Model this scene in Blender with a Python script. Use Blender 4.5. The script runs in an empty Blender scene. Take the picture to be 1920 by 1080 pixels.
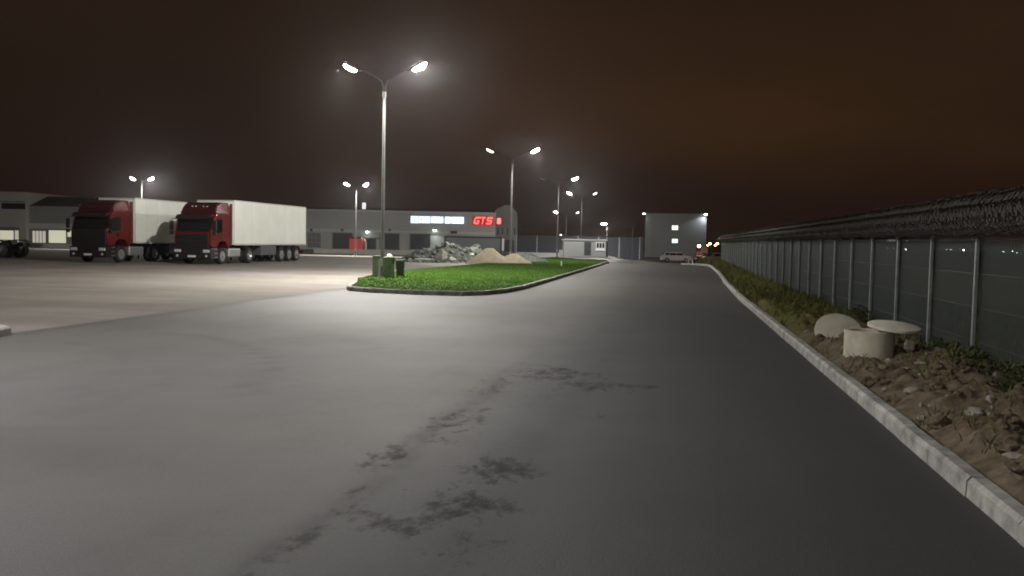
import bpy, math, random
from mathutils import Vector, Matrix, noise
random.seed(7)
R = math.radians
scene = bpy.context.scene
COL = scene.collection

# ------------------------------------------------------------------ camera
F = 1650.0; CH = 1.85
PITCH = math.atan(90 / F); ROLL = 0.020; YAW = math.atan(300 / F)
fw = Vector((-math.sin(YAW) * math.cos(PITCH), math.cos(YAW) * math.cos(PITCH), -math.sin(PITCH)))
r0 = Vector((math.cos(YAW), math.sin(YAW), 0)); u0 = r0.cross(fw)
rt = r0 * math.cos(ROLL) + u0 * math.sin(ROLL)
up = u0 * math.cos(ROLL) - r0 * math.sin(ROLL)
cd = bpy.data.cameras.new('camera'); cam = bpy.data.objects.new('camera', cd); COL.objects.link(cam)
cd.sensor_width = 36; cd.lens = F / 1920 * 36; cd.clip_end = 6000; cd.clip_start = 0.1
cam.matrix_world = Matrix((( rt.x, up.x, -fw.x, 0), (rt.y, up.y, -fw.y, 0), (rt.z, up.z, -fw.z, CH), (0, 0, 0, 1)))
scene.camera = cam
FH = Vector((-math.sin(YAW), math.cos(YAW), 0)); RH = Vector((math.cos(YAW), math.sin(YAW), 0))

def ray(px, py): return fw + rt * ((px - 960) / F) + up * ((540 - py) / F)
def uz(px, py, D):
    """metres right of the view axis and height, on an upright plane D metres ahead"""
    d = ray(px, py); t = D / d.dot(FH); p = Vector((0, 0, CH)) + d * t
    return p.dot(RH), p.z
def wpt(u, D, z=0): v = RH * u + FH * D; return Vector((v.x, v.y, z))

def sstep(a, b, x):
    t = min(1, max(0, (x - a) / (b - a))); return t * t * (3 - 2 * t)
def gz(x, y):
    """the plot falls gently away beyond 75 m, except along the lamp line"""
    s = -0.018 * min(max(0, y - 75), 56)
    k = max(sstep(-8.5, -4, x), sstep(-15, -22, x) if False else sstep(15, 22, -x))
    return s * k

# ------------------------------------------------------------------ mesh builder
class MB:
    def __init__(s): s.v = []; s.f = []; s.M = Matrix()
    def add(s, vs, fs):
        b = len(s.v); s.v += [tuple(s.M @ Vector(p)) for p in vs]; s.f += [tuple(b + i for i in f) for f in fs]; return s
    def box(s, x0, x1, y0, y1, z0, z1):
        return s.add([(x0,y0,z0),(x1,y0,z0),(x1,y1,z0),(x0,y1,z0),(x0,y0,z1),(x1,y0,z1),(x1,y1,z1),(x0,y1,z1)],
                     [(0,3,2,1),(4,5,6,7),(0,1,5,4),(1,2,6,5),(2,3,7,6),(3,0,4,7)])
    def prism(s, poly, a, b, axis='x'):
        n = len(poly)
        def P(p, t):
            if axis == 'x': return (t, p[0], p[1])
            if axis == 'y': return (p[0], t, p[1])
            return (p[0], p[1], t)
        return s.add([P(p, a) for p in poly] + [P(p, b) for p in poly],
                     [tuple(range(n))[::-1], tuple(range(n, 2 * n))] + [(i, (i+1) % n, n + (i+1) % n, n + i) for i in range(n)])
    def tube(s, pts, r, n=8, cap=True):
        pts = [Vector(p) for p in pts]; rs = r if isinstance(r, (list, tuple)) else [r] * len(pts)
        vs = []; fs = []
        t0 = (pts[1] - pts[0]).normalized(); a = Vector((0, 0, 1)) if abs(t0.z) < .9 else Vector((1, 0, 0))
        u = t0.cross(a).normalized()
        for i, p in enumerate(pts):
            t = (pts[min(i+1, len(pts)-1)] - pts[max(i-1, 0)]).normalized()
            u = (u - t * u.dot(t)).normalized(); w = t.cross(u)
            for k in range(n):
                q = 2 * math.pi * k / n; vs.append(tuple(p + (u * math.cos(q) + w * math.sin(q)) * rs[i]))
        for i in range(len(pts) - 1):
            for k in range(n): fs.append((i*n+k, i*n+(k+1) % n, (i+1)*n+(k+1) % n, (i+1)*n+k))
        if cap: fs += [tuple(range(n))[::-1], tuple(range((len(pts)-1)*n, len(pts)*n))]
        return s.add(vs, fs)
    def cyl(s, p0, p1, r0_, r1_=None, n=24): return s.tube([p0, p1], [r0_, r0_ if r1_ is None else r1_], n)
    def lathe(s, prof, n=24, axis='x', c=(0,0,0)):
        """prof: list of (along, radius), closed loop"""
        m = len(prof); vs = []
        for k in range(n):
            q = 2 * math.pi * k / n; C_, S_ = math.cos(q), math.sin(q)
            for a, r in prof:
                p = (a, r*C_, r*S_) if axis == 'x' else ((r*C_, a, r*S_) if axis == 'y' else (r*C_, r*S_, a))
                vs.append((p[0]+c[0], p[1]+c[1], p[2]+c[2]))
        fs = [(k*m+i, k*m+(i+1) % m, ((k+1) % n)*m+(i+1) % m, ((k+1) % n)*m+i) for k in range(n) for i in range(m)]
        return s.add(vs, fs)
    def rock(s, c, sx, sy, sz, seed=0, rot=0, n=2, jag=.35):
        """angular lump from a subdivided octahedron"""
        vs = [Vector(p) for p in ((1,0,0),(-1,0,0),(0,1,0),(0,-1,0),(0,0,1),(0,0,-1))]
        fs = [(0,2,4),(2,1,4),(1,3,4),(3,0,4),(2,0,5),(1,2,5),(3,1,5),(0,3,5)]
        for _ in range(n):
            cache = {}; nf = []
            def mid(a, b):
                k = (min(a, b), max(a, b))
                if k not in cache: vs.append(((vs[a] + vs[b]) / 2).normalized()); cache[k] = len(vs) - 1
                return cache[k]
            for a, b, d in fs:
                e, f_, g = mid(a, b), mid(b, d), mid(d, a); nf += [(a,e,g),(b,f_,e),(d,g,f_),(e,f_,g)]
            fs = nf
        out = []
        M_ = Matrix.Rotation(rot, 3, 'Z')
        for v in vs:
            k = 1 + jag * noise.noise(v * 1.7 + Vector((seed * 3.1, seed * 1.7, 0)))
            out.append(tuple(M_ @ Vector((v.x*sx*k, v.y*sy*k, v.z*sz*k)) + Vector(c)))
        return s.add(out, fs)
    def build(s, name, mat, parent=None, smooth=False, bevel=0, seg=2, at=None, rz=0):
        me = bpy.data.meshes.new(name); me.from_pydata(s.v, [], s.f); me.validate(); me.update()
        import bmesh
        bm = bmesh.new(); bm.from_mesh(me); bmesh.ops.recalc_face_normals(bm, faces=bm.faces); bm.to_mesh(me); bm.free()
        if mat: me.materials.append(mat)
        if smooth:
            me.polygons.foreach_set('use_smooth', [True] * len(me.polygons))
            try: me.set_sharp_from_angle(angle=R(40))
            except Exception: pass
        o = bpy.data.objects.new(name, me); COL.objects.link(o); o.parent = parent
        if at is not None: o.location = at
        o.rotation_euler.z = rz
        if bevel:
            m = o.modifiers.new('bevel', 'BEVEL'); m.width = bevel; m.segments = seg; m.limit_method = 'ANGLE'; m.angle_limit = R(35)
        return o

def empty(name, loc=(0,0,0), rz=0, parent=None):
    o = bpy.data.objects.new(name, None); COL.objects.link(o); o.location = loc; o.rotation_euler = (0, 0, rz); o.parent = parent
    o.empty_display_size = .3
    return o
def tag(o, label=None, cat=None, group=None, kind=None):
    if label: o['label'] = label
    if cat: o['category'] = cat
    if group: o['group'] = group
    if kind: o['kind'] = kind
    return o
def thing(name, label, cat, loc=(0,0,0), rz=0, group=None): return tag(empty(name, loc, rz), label, cat, group)

# ------------------------------------------------------------------ materials
MATS = {}
def mat(name, col, rough=.7, metal=0, n=None, amt=.25, bump=0, bscale=None, spec=.5, col2=None, coat=0):
    if name in MATS: return MATS[name]
    m = bpy.data.materials.new(name); m.use_nodes = True; nt = m.node_tree; N = nt.nodes; L = nt.links
    b = N['Principled BSDF']; b.inputs['Base Color'].default_value = (*col, 1); b.inputs['Roughness'].default_value = rough
    b.inputs['Metallic'].default_value = metal; b.inputs['Specular IOR Level'].default_value = spec
    b.inputs['Coat Weight'].default_value = coat
    tc = N.new('ShaderNodeTexCoord')
    if n:
        t = N.new('ShaderNodeTexNoise'); t.inputs['Scale'].default_value = n; t.inputs['Detail'].default_value = 8; t.inputs['Roughness'].default_value = .65
        L.new(tc.outputs['Object'], t.inputs['Vector'])
        mx = N.new('ShaderNodeMix'); mx.data_type = 'RGBA'
        c2 = col2 or tuple(c * (1 - amt) for c in col); c1 = col if col2 else tuple(min(1, c * (1 + amt)) for c in col)
        mx.inputs[6].default_value = (*c2, 1); mx.inputs[7].default_value = (*c1, 1)
        mr = N.new('ShaderNodeMapRange'); mr.inputs[1].default_value = .35; mr.inputs[2].default_value = .65
        L.new(t.outputs['Fac'], mr.inputs[0]); L.new(mr.outputs[0], mx.inputs[0]); L.new(mx.outputs[2], b.inputs['Base Color'])
    if bump:
        t2 = N.new('ShaderNodeTexNoise'); t2.inputs['Scale'].default_value = bscale or 60; t2.inputs['Detail'].default_value = 6
        L.new(tc.outputs['Object'], t2.inputs['Vector'])
        bp = N.new('ShaderNodeBump'); bp.inputs['Strength'].default_value = 1; bp.inputs['Distance'].default_value = bump
        L.new(t2.outputs['Fac'], bp.inputs['Height']); L.new(bp.outputs['Normal'], b.inputs['Normal'])
    MATS[name] = m; return m
def emit(name, col, s):
    if name in MATS: return MATS[name]
    m = bpy.data.materials.new(name); m.use_nodes = True; b = m.node_tree.nodes['Principled BSDF']
    b.inputs['Base Color'].default_value = (*[min(.8, c) for c in col], 1)
    b.inputs['Emission Color'].default_value = (*col, 1); b.inputs['Emission Strength'].default_value = s
    MATS[name] = m; return m

galv = mat('galvanised_steel', (.12,.118,.112), .6, .3, n=3, amt=.15)
galv_dull = mat('dull_zinc', (.34,.35,.34), .55, .35, n=4, amt=.2)
arm_m = mat('arm_unlit_grey', (.035,.035,.035), .6, .2)  # arms above the lamps' reach: their lack of light is put into the colour
darkmetal = mat('dark_metal', (.03,.03,.035), .5, .3)
lens_m = emit('led_lens', (1.0,.97,.93), 1400)
lens_dim = emit('led_lens_dim', (1.0,.93,.85), 10)
lens_off = mat('led_lens_off', (.25,.25,.27), .3)

# ------------------------------------------------------------------ world: city-lit night cloud
w = bpy.data.worlds.new('World'); scene.world = w; w.use_nodes = True
nt = w.node_tree; N = nt.nodes; L = nt.links
bg = N['Background']
tc = N.new('ShaderNodeTexCoord'); sep = N.new('ShaderNodeSeparateXYZ'); L.new(tc.outputs['Generated'], sep.inputs[0])
def vdot(vec):
    d = N.new('ShaderNodeVectorMath'); d.operation = 'DOT_PRODUCT'; d.inputs[1].default_value = vec
    L.new(tc.outputs['Generated'], d.inputs[0]); return d.outputs['Value']
def mrange(sock, a, b, c=0, d=1, smooth=True):
    m = N.new('ShaderNodeMapRange'); m.interpolation_type = 'SMOOTHSTEP' if smooth else 'LINEAR'
    m.inputs[1].default_value = a; m.inputs[2].default_value = b; m.inputs[3].default_value = c; m.inputs[4].default_value = d
    L.new(sock, m.inputs[0]); return m.outputs[0]
def mth(op, a, b):
    m = N.new('ShaderNodeMath'); m.operation = op
    for i, q in enumerate((a, b)):
        if isinstance(q, (int, float)): m.inputs[i].default_value = q
        else: L.new(q, m.inputs[i])
    return m.outputs[0]
def mixc(f, a, b):
    m = N.new('ShaderNodeMix'); m.data_type = 'RGBA'
    for i, q in ((0, f), (6, a), (7, b)):
        if isinstance(q, tuple): m.inputs[i].default_value = (*q, 1)
        elif isinstance(q, (int, float)): m.inputs[i].default_value = q
        else: L.new(q, m.inputs[i])
    return m.outputs[2]
mp = N.new('ShaderNodeMapping'); mp.inputs['Scale'].default_value = (2.2, 2.2, 8); L.new(tc.outputs['Generated'], mp.inputs[0])
cn = N.new('ShaderNodeTexNoise'); cn.inputs['Scale'].default_value = 1.3; cn.inputs['Detail'].default_value = 5; cn.inputs['Roughness'].default_value = .5
L.new(mp.outputs[0], cn.inputs['Vector'])
cloud = mrange(cn.outputs['Fac'], .3, .7)
ele = sep.outputs['Z']
glow_dir = ray(1270, 250).normalized()
g1 = mrange(vdot(tuple(glow_dir)), .86, 1.0)
band = mth('MULTIPLY', mrange(ele, .03, .13), mrange(ele, .34, .15, .12, 1))       # the lit cloud base sits above a dark horizon
low = (.0125,.0062,.0048); base = (.0155,.0092,.0058); warm = (.034,.0158,.0066)
c = mixc(mrange(ele, .03, .2), low, base)
c = mixc(mth('MULTIPLY', mth('MULTIPLY', g1, band), mth('ADD', mth('MULTIPLY', cloud, .5), .65)), c, warm)
c = mixc(mth('MULTIPLY', cloud, .22), c, (.03,.016,.008))
L.new(c, bg.inputs['Color']); bg.inputs['Strength'].default_value = 1.0

# ------------------------------------------------------------------ ground sheets
def lin(a, b, step):
    n = max(1, int(round((b - a) / step))); return [a + (b - a) * i / n for i in range(n + 1)]
def sheet(name, xs, ys, z, m, inside=None, attr=None, height=None):
    vs = []; nx = len(xs)
    for y in ys:
        for x in xs: vs.append((x, y, gz(x, y) + (height(x, y) if height else z)))
    fs = []
    for j in range(len(ys) - 1):
        for i in range(nx - 1):
            if inside and not inside((xs[i]+xs[i+1])/2, (ys[j]+ys[j+1])/2): continue
            fs.append((j*nx+i, j*nx+i+1, (j+1)*nx+i+1, (j+1)*nx+i))
    me = bpy.data.meshes.new(name); me.from_pydata(vs, [], fs); me.materials.append(m)
    me.polygons.foreach_set('use_smooth', [True] * len(me.polygons))
    if attr:
        for an, fn in attr.items():
            a = me.attributes.new(an, 'FLOAT', 'POINT'); a.data.foreach_set('value', [fn(v[0], v[1]) for v in vs])
    o = bpy.data.objects.new(name, me); COL.objects.link(o); o['kind'] = 'structure'
    return o
soil = mat('far_soil', (.035,.036,.02), .95, n=.4, amt=.35, bump=.03, bscale=6)
sheet('ground', lin(-1500,-160,200)+lin(-140,40,10)+lin(80,1500,200), lin(-200,-20,30)+lin(-10,180,8)+lin(240,3000,300), -.06, soil)

def asphalt_mat():
    m = bpy.data.materials.new('asphalt'); m.use_nodes = True; nt = m.node_tree; N = nt.nodes; L = nt.links; b = N['Principled BSDF']
    tc = N.new('ShaderNodeTexCoord'); sp = N.new('ShaderNodeSeparateXYZ'); L.new(tc.outputs['Object'], sp.inputs[0])
    def nz(s, d=6, r=.6, vec=None, sc=None):
        t = N.new('ShaderNodeTexNoise'); t.inputs['Scale'].default_value = s; t.inputs['Detail'].default_value = d; t.inputs['Roughness'].default_value = r
        if sc:
            q = N.new('ShaderNodeMapping'); q.inputs['Scale'].default_value = sc; L.new(tc.outputs['Object'], q.inputs[0]); L.new(q.outputs[0], t.inputs['Vector'])
        else: L.new(tc.outputs['Object'], t.inputs['Vector'])
        return t.outputs['Fac']
    def mr(s, a, b_, c=0, d=1):
        q = N.new('ShaderNodeMapRange'); q.inputs[1].default_value = a; q.inputs[2].default_value = b_; q.inputs[3].default_value = c; q.inputs[4].default_value = d
        L.new(s, q.inputs[0]); return q.outputs[0]
    def mt(op, a, b_):
        q = N.new('ShaderNodeMath'); q.operation = op
        for i, s in enumerate((a, b_)):
            if isinstance(s, (int, float)): q.inputs[i].default_value = s
            else: L.new(s, q.inputs[i])
        return q.outputs[0]
    def mx(f, a, b_):
        q = N.new('ShaderNodeMix'); q.data_type = 'RGBA'
        for i, s in ((0, f), (6, a), (7, b_)):
            if isinstance(s, tuple): q.inputs[i].default_value = (*s, 1)
            elif isinstance(s, (int, float)): q.inputs[i].default_value = s
            else: L.new(s, q.inputs[i])
        return q.outputs[2]
    # old lane (left of the seam near x = -2.2) is dusty and paler; the new lane is darker
    wob = mt('ADD', sp.outputs['X'], mt('MULTIPLY', nz(1.1, 5), .55))
    lane = mr(wob, -2.2, -1.2)
    blotch = mr(nz(.35, 6, .6), .35, .68)
    old = mx(blotch, (.104,.101,.087), (.138,.134,.117))
    tint = mr(nz(.10, 2, .4), .4, .62)
    old = mx(mt('MULTIPLY', tint, .5), old, (.122,.114,.122))
    new = mx(blotch, (.040,.039,.038), (.052,.050,.048))
    # wheel tracks of dust on the new lane
    dust = mr(nz(.8, 5, .6, sc=(1.6,.12,1)), .48, .72)
    new = mx(mt('MULTIPLY', dust, .12), new, (.115,.108,.098))
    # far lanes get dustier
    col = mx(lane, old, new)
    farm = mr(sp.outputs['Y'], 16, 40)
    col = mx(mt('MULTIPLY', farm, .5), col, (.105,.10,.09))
    fine = nz(160, 2, .5)
    col2 = mx(mr(fine, .3, .7, 0, .35), col, (.03,.03,.03))
    spk = N.new('ShaderNodeTexVoronoi'); spk.inputs['Scale'].default_value = 90; L.new(tc.outputs['Object'], spk.inputs['Vector'])
    col2 = mx(mr(spk.outputs['Distance'], .22, .12, 0, .22), col2, (.30,.29,.27))
    # oil and damp stains, stored per vertex and frayed by noise
    at = N.new('ShaderNodeAttribute'); at.attribute_name = 'stain'
    fray = mt('ADD', at.outputs['Fac'], mt('MULTIPLY', mt('SUBTRACT', nz(5.5, 10, .75, sc=(1,.6,1)), .5), 2.6))
    st = mr(fray, .5, .85)
    col3 = mx(mt('MULTIPLY', st, .36), col2, (.022,.021,.02))
    tk = N.new('ShaderNodeAttribute'); tk.attribute_name = 'track'
    tkv = mt('MULTIPLY', tk.outputs['Fac'], mr(nz(2.2, 7, .7), .32, .6, .15, 1))
    grit = mr(nz(38, 4, .7), .42, .6)
    col3 = mx(mt('MULTIPLY', grit, .2), col3, (.04,.04,.04))
    col3 = mx(mt('MULTIPLY', tkv, .5), col3, (.03,.029,.028))
    patch = mr(nz(1.4, 9, .72, sc=(1,.5,1)), .52, .70)
    col3 = mx(mt('MULTIPLY', patch, .26), col3, (.04,.038,.035))
    L.new(col3, b.inputs['Base Color'])
    rg = mt('ADD', mt('ADD', mr(nz(.25, 3), .3, .7,   .64, .72), mt('MULTIPLY', tkv, .1)), mt('MULTIPLY', st, .15)); L.new(rg, b.inputs['Roughness']); L.new(mt('SUBTRACT', .30, mt('MULTIPLY', st, .2)), b.inputs['Specular IOR Level'])
    bp = N.new('ShaderNodeBump'); bp.inputs['Distance'].default_value = .0035; bp.inputs['Strength'].default_value = 1
    L.new(mt('ADD', nz(120, 3), mt('MULTIPLY', spk.outputs['Distance'], .6)), bp.inputs['Height'])
    L.new(bp.outputs['Normal'], b.inputs['Normal'])
    return m
random.seed(3)
SPOTS = [(-1.75,5.45,.55,.35,.7),(-1.35,5.9,.45,.45,.75),(-1.3,6.9,.34,.55,.8),(-2.1,8.6,.4,1.3,.62),(-2.2,10.9,.35,1.2,.6),(-1.5,10.2,.35,.9,.5),
         (-1.6,12.1,.8,.9,.72),(-.9,11.3,.6,.6,.72),(-.3,11.35,.3,.3,.7),(-2.35,7.1,.18,.8,.7),(-2.1,5.9,.10,.5,.62),(-2.15,5.0,.10,.7,.8),(-.75,9.2,.3,.25,.5),(-3.6,8.6,.25,.12,.4),
         (-1.1,5.0,.3,.3,.6),(-8.9,9.6,.6,.25,.6),(-5.6,21.5,1.6,.8,.35)]
ARC = [(-9.3,14.8),(-8.3,14.6),(-7.5,14.0),(-6.6,13.2),(-6.0,12.4),(-5.5,11.5),(-5.2,10.6),(-5.1,9.7)]
def stain(x, y):
    s = 0
    for a, b_, rx, ry, k in SPOTS:
        d = ((x-a)/rx)**2 + ((y-b_)/ry)**2
        if d < 6: s = max(s, k * math.exp(-d * .7))
    if -10 < x < -4.5 and 9 < y < 15.5:
        d = min((Vector((x, y)) - Vector(p)).length for p in ARC2); s = max(s, .30 * math.exp(-(d/.16)**2))
    if 3 < y < 9 and -2.5 < x < -1.9:
        d = abs(x + 2.2 + .06 * math.sin(y * 3.1)); s = max(s, .62 * math.exp(-(d/.05)**2))
    return s
def track(x, y):
    s = 0
    if -10 < x < -4.5 and 9 < y < 15.5:
        d = min((Vector((x, y)) - Vector(p)).length for p in ARC2); s = max(s, .8 * math.exp(-(d/.11)**2)); s = max(s, .35 * math.exp(-((d-1.9)/.10)**2))
    if y < 17: s = max(s, (.8 if y < 9 else .8*(1-(y-9)/8)) * math.exp(-((x + 2.2 + .07*math.sin(y*1.7)) / .09)**2))
    if y > 12: s = max(s, .75 * math.exp(-((x + 11.45 + .25*noise.noise(Vector((y*.4, 0, 0)))) / .28)**2))
    s = max(s, .45 * math.exp(-((x + 1.0 + .2*math.sin(y*.25)) / .22)**2) * sstep(30, 12, y), .3 * math.exp(-((x - .85 + .2*math.sin(y*.25)) / .2)**2) * sstep(30, 12, y))
    for x0, y0, x1, y1 in ((-11,10.3,-8,9.4),(-10.5,19.5,-5,16.0),(-7.8,6.6,-4.6,7.6)):
        a = Vector((x0,y0)); b_ = Vector((x1,y1)); p = Vector((x,y)); t = max(0, min(1, (p-a).dot(b_-a)/(b_-a).length_squared)); d = (p - a.lerp(b_, t)).length
        s = max(s, .35 * math.exp(-(d/.13)**2))
    return s
ARC2 = []
for a, b_ in zip(ARC, ARC[1:]):
    for t in range(6): ARC2.append((a[0] + (b_[0]-a[0])*t/6, a[1] + (b_[1]-a[1])*t/6))
asph = asphalt_mat()
EDGE = [(-20,2.2),(30,2.2),(42,2.4),(55,2.75),(70,2.95),(80,2.8),(86,2.1),(89,.8)]
def edge_x(y):
    for (a, p), (b_, q) in zip(EDGE, EDGE[1:]):
        if y <= b_: return p + (q - p) * max(0, (y - a)) / (b_ - a)
    return .8
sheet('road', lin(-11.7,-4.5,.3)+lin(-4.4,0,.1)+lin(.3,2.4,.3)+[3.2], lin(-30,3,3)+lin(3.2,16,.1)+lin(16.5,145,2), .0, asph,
      attr={'stain': stain, 'track': track}, inside=lambda x, y: x < edge_x(y) + .25)

def yard_mat():
    m = mat('yard_concrete', (.205,.185,.17), .9, n=.22, col2=(.14,.127,.108), bump=.006, bscale=30, spec=.1)
    nt = m.node_tree; N = nt.nodes; L = nt.links; b = N['Principled BSDF']; src = b.inputs['Base Color'].links[0].from_socket
    tc = N.new('ShaderNodeTexCoord'); q = N.new('ShaderNodeMapping'); q.inputs['Scale'].default_value = (.12,.5,1); L.new(tc.outputs['Object'], q.inputs[0])
    t = N.new('ShaderNodeTexNoise'); t.inputs['Scale'].default_value = .9; t.inputs['Detail'].default_value = 9; t.inputs['Roughness'].default_value = .7; L.new(q.outputs[0], t.inputs['Vector'])
    r_ = N.new('ShaderNodeMapRange'); r_.inputs[1].default_value = .42; r_.inputs[2].default_value = .66; r_.inputs[4].default_value = .6; L.new(t.outputs['Fac'], r_.inputs[0])
    mx = N.new('ShaderNodeMix'); mx.data_type = 'RGBA'; L.new(r_.outputs[0], mx.inputs[0]); L.new(src, mx.inputs[6]); mx.inputs[7].default_value = (.26,.24,.205,1); L.new(mx.outputs[2], b.inputs['Base Color'])
    return m
yardm = yard_mat()
sheet('yard', lin(-170,-12,8)+[-11.6], lin(-40,76,8)+lin(80,175,5), .004, yardm, inside=lambda x, y: not (x > -13.4 and 0 < y < 0))

# ------------------------------------------------------------------ kerbs
kerb_m = mat('kerb_concrete', (.40,.385,.34), .8, n=3.2, col2=(.15,.145,.13), bump=.006, bscale=35)
def kerb(name, pts, inward, hgt=.15, wid=.16, closed=False, seed=1):
    """stones about a metre long along a polyline; inward=+1 puts the body to the left of travel"""
    rr = random.Random(seed); P = [Vector(p) for p in pts]; mb = MB()
    if closed: P.append(P[0])
    segs = []
    for a, b_ in zip(P, P[1:]):
        L_ = (b_ - a).length; n = max(1, round(L_ / 1.0))
        for i in range(n): segs.append((a.lerp(b_, i/n), a.lerp(b_, (i+1)/n)))
    for a, b_ in segs:
        d = (b_ - a).normalized(); nrm = Vector((-d.y, d.x)) * inward
        a2 = a + d * .006; b2 = b_ - d * .006; o = rr.uniform(-.006, .006); dz = rr.uniform(-.005, .006); dz2 = dz + rr.uniform(-.004,.004)
        prof = [(0+o, -.12), (.012+o, hgt-.035), (.04+o, hgt), (wid-.015+o, hgt), (wid+o, hgt-.02), (wid+o, -.12)]
        vs = []
        for q, dd in ((a2, dz), (b2, dz2)):
            g = gz(q.x, q.y)
            for s, z in prof: vs.append((q.x + nrm.x*s, q.y + nrm.y*s, g + z + dd))
        m = len(prof)
        mb.add(vs, [tuple(range(m)), tuple(range(m, 2*m))[::-1]] + [(i, (i+1) % m, m+(i+1) % m, m+i) for i in range(m)])
        # mortar in the joint
        e = b_; g = gz(e.x, e.y); vs = []
        for s_ in (-.007, .007):
            for s, z in [(.006+o, -.1), (.016+o, hgt-.045), (.045+o, hgt-.006), (wid-.02+o, hgt-.006), (wid-.01+o, -.1)]:
                vs.append((e.x + d.x*s_ + nrm.x*s, e.y + d.y*s_ + nrm.y*s, g + z))
        mb.add(vs, [(0,1,2,3,4), (9,8,7,6,5), (0,5,6,1), (1,6,7,2), (2,7,8,3), (3,8,9,4)])
    o = mb.build(name, kerb_m); o['kind'] = 'structure'; return o
kerb('kerb', [(2.2,-6),(2.2,30),(2.4,42),(2.75,55),(2.95,70),(2.8,80),(2.1,86),(.8,89)], -1)

ISL_NEAR = [(-12.0,32.0),(-11.45,30.0),(-11.15,29.1),(-10.9,28.6),(-9.9,28.0),(-8.58,27.7),(-7.6,27.65),(-6.7,27.8),(-6.1,28.5),(-5.65,30.0),(-5.45,32.5),(-5.4,45),(-5.4,60),(-5.5,78),(-5.9,82),(-7,84)]
ISL_BACK = [(-9,85),(-11,90),(-12,90),(-13.1,84),(-13.4,70),(-13.6,58),(-14.3,46),(-13.7,39),(-13.1,35)]
kerb('island_kerb', ISL_NEAR, 1, seed=5)
kerb('far_kerb', [(-30,3),(-13.2,3),(-11.9,5),(-11.5,9),(-11.22,12.75),(-11.5,13.7),(-12.6,14.4),(-30,15.5)], 1, seed=9)
def in_poly(x, y, P):
    c_ = False; n = len(P); j = n - 1
    for i in range(n):
        if (P[i][1] > y) != (P[j][1] > y) and x < (P[j][0]-P[i][0]) * (y-P[i][1]) / (P[j][1]-P[i][1]) + P[i][0]: c_ = not c_
        j = i
    return c_
ISL = ISL_NEAR + ISL_BACK
grass_m = mat('lawn_green', (.062,.135,.012), .8, n=.35, col2=(.05,.108,.012), bump=.01, bscale=40, spec=.2)
def inset(P, d):
    cx = sum(p[0] for p in P)/len(P); out = []
    n = len(P)
    for i in range(n):
        a, b_, c2 = Vector(P[i-1]), Vector(P[i]), Vector(P[(i+1) % n])
        t = ((b_-a).normalized() + (c2-b_).normalized()).normalized(); nn = Vector((-t.y, t.x)); out.append(tuple(b_ + nn * d))
    return out
ISLI = inset(ISL, .155)
def lawn_h(x, y): return .135 + .035 * noise.noise(Vector((x*.5, y*.3, 0))) + .02 * noise.noise(Vector((x*2, y*2, 5))) - .11*sstep(.9, 0, x + 13.9 + .03*(y-58)) * 1
def filled(name, P, z, m):
    me = bpy.data.meshes.new(name); import bmesh
    bm = bmesh.new(); vv = [bm.verts.new((p[0], p[1], z)) for p in P]; bm.faces.new(vv)
    bmesh.ops.triangulate(bm, faces=bm.faces); bm.to_mesh(me); bm.free(); me.materials.append(m)
    o = bpy.data.objects.new(name, me); COL.objects.link(o); o['kind'] = 'structure'; return o
filled('lawn_base', ISLI, .13, mat('lawn_soil', (.045,.10,.010), .9, n=2, amt=.3, spec=.1))
filled('verge_island', [(-30,3.16),(-13.2,3.16),(-12.05,5.1),(-11.67,9),(-11.41,12.65),(-11.66,13.52),(-12.6,14.2),(-30,15.3)], .12, mat('island_soil', (.06,.08,.025), .9, n=2, amt=.4))
def blades(name, pts, m, hmin, hmax, wid, kind='stuff', lean=.5):
    vs = []; fs = []
    for x, y, z, k in pts:
        h = random.uniform(hmin, hmax) * k; a = random.uniform(0, 6.283); w_ = wid * random.uniform(.6, 1.3) * k; lx = random.uniform(-lean, lean) * h; ly = random.uniform(-lean, lean) * h
        b = len(vs); c_, s_ = math.cos(a) * w_, math.sin(a) * w_
        vs += [(x-c_, y-s_, z), (x+c_, y+s_, z), (x+lx*.4+c_*.7, y+ly*.4+s_*.7, z+h*.6), (x+lx*.4-c_*.7, y+ly*.4-s_*.7, z+h*.6), (x+lx, y+ly, z+h)]
        fs += [(b,b+1,b+2,b+3), (b+3,b+2,b+4)]
    me = bpy.data.meshes.new(name); me.from_pydata(vs, [], fs); me.materials.append(m)
    o = bpy.data.objects.new(name, me); COL.objects.link(o); o['kind'] = kind; return o
random.seed(11)
pts = []
xs = [p[0] for p in ISLI]; ys = [p[1] for p in ISLI]
while len(pts) < 90000:
    y = 27.6 + (90 - 27.6) * random.random() ** 1.5; x = random.uniform(-14.4, -5.3)
    if in_poly(x, y, ISLI): pts.append((x, y, .12, 1 + (y-28)/45))
o = blades('grass', pts, grass_m, .018, .034, .014); tag(o, 'short bright green lawn covering the kerbed island', 'grass')

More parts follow.
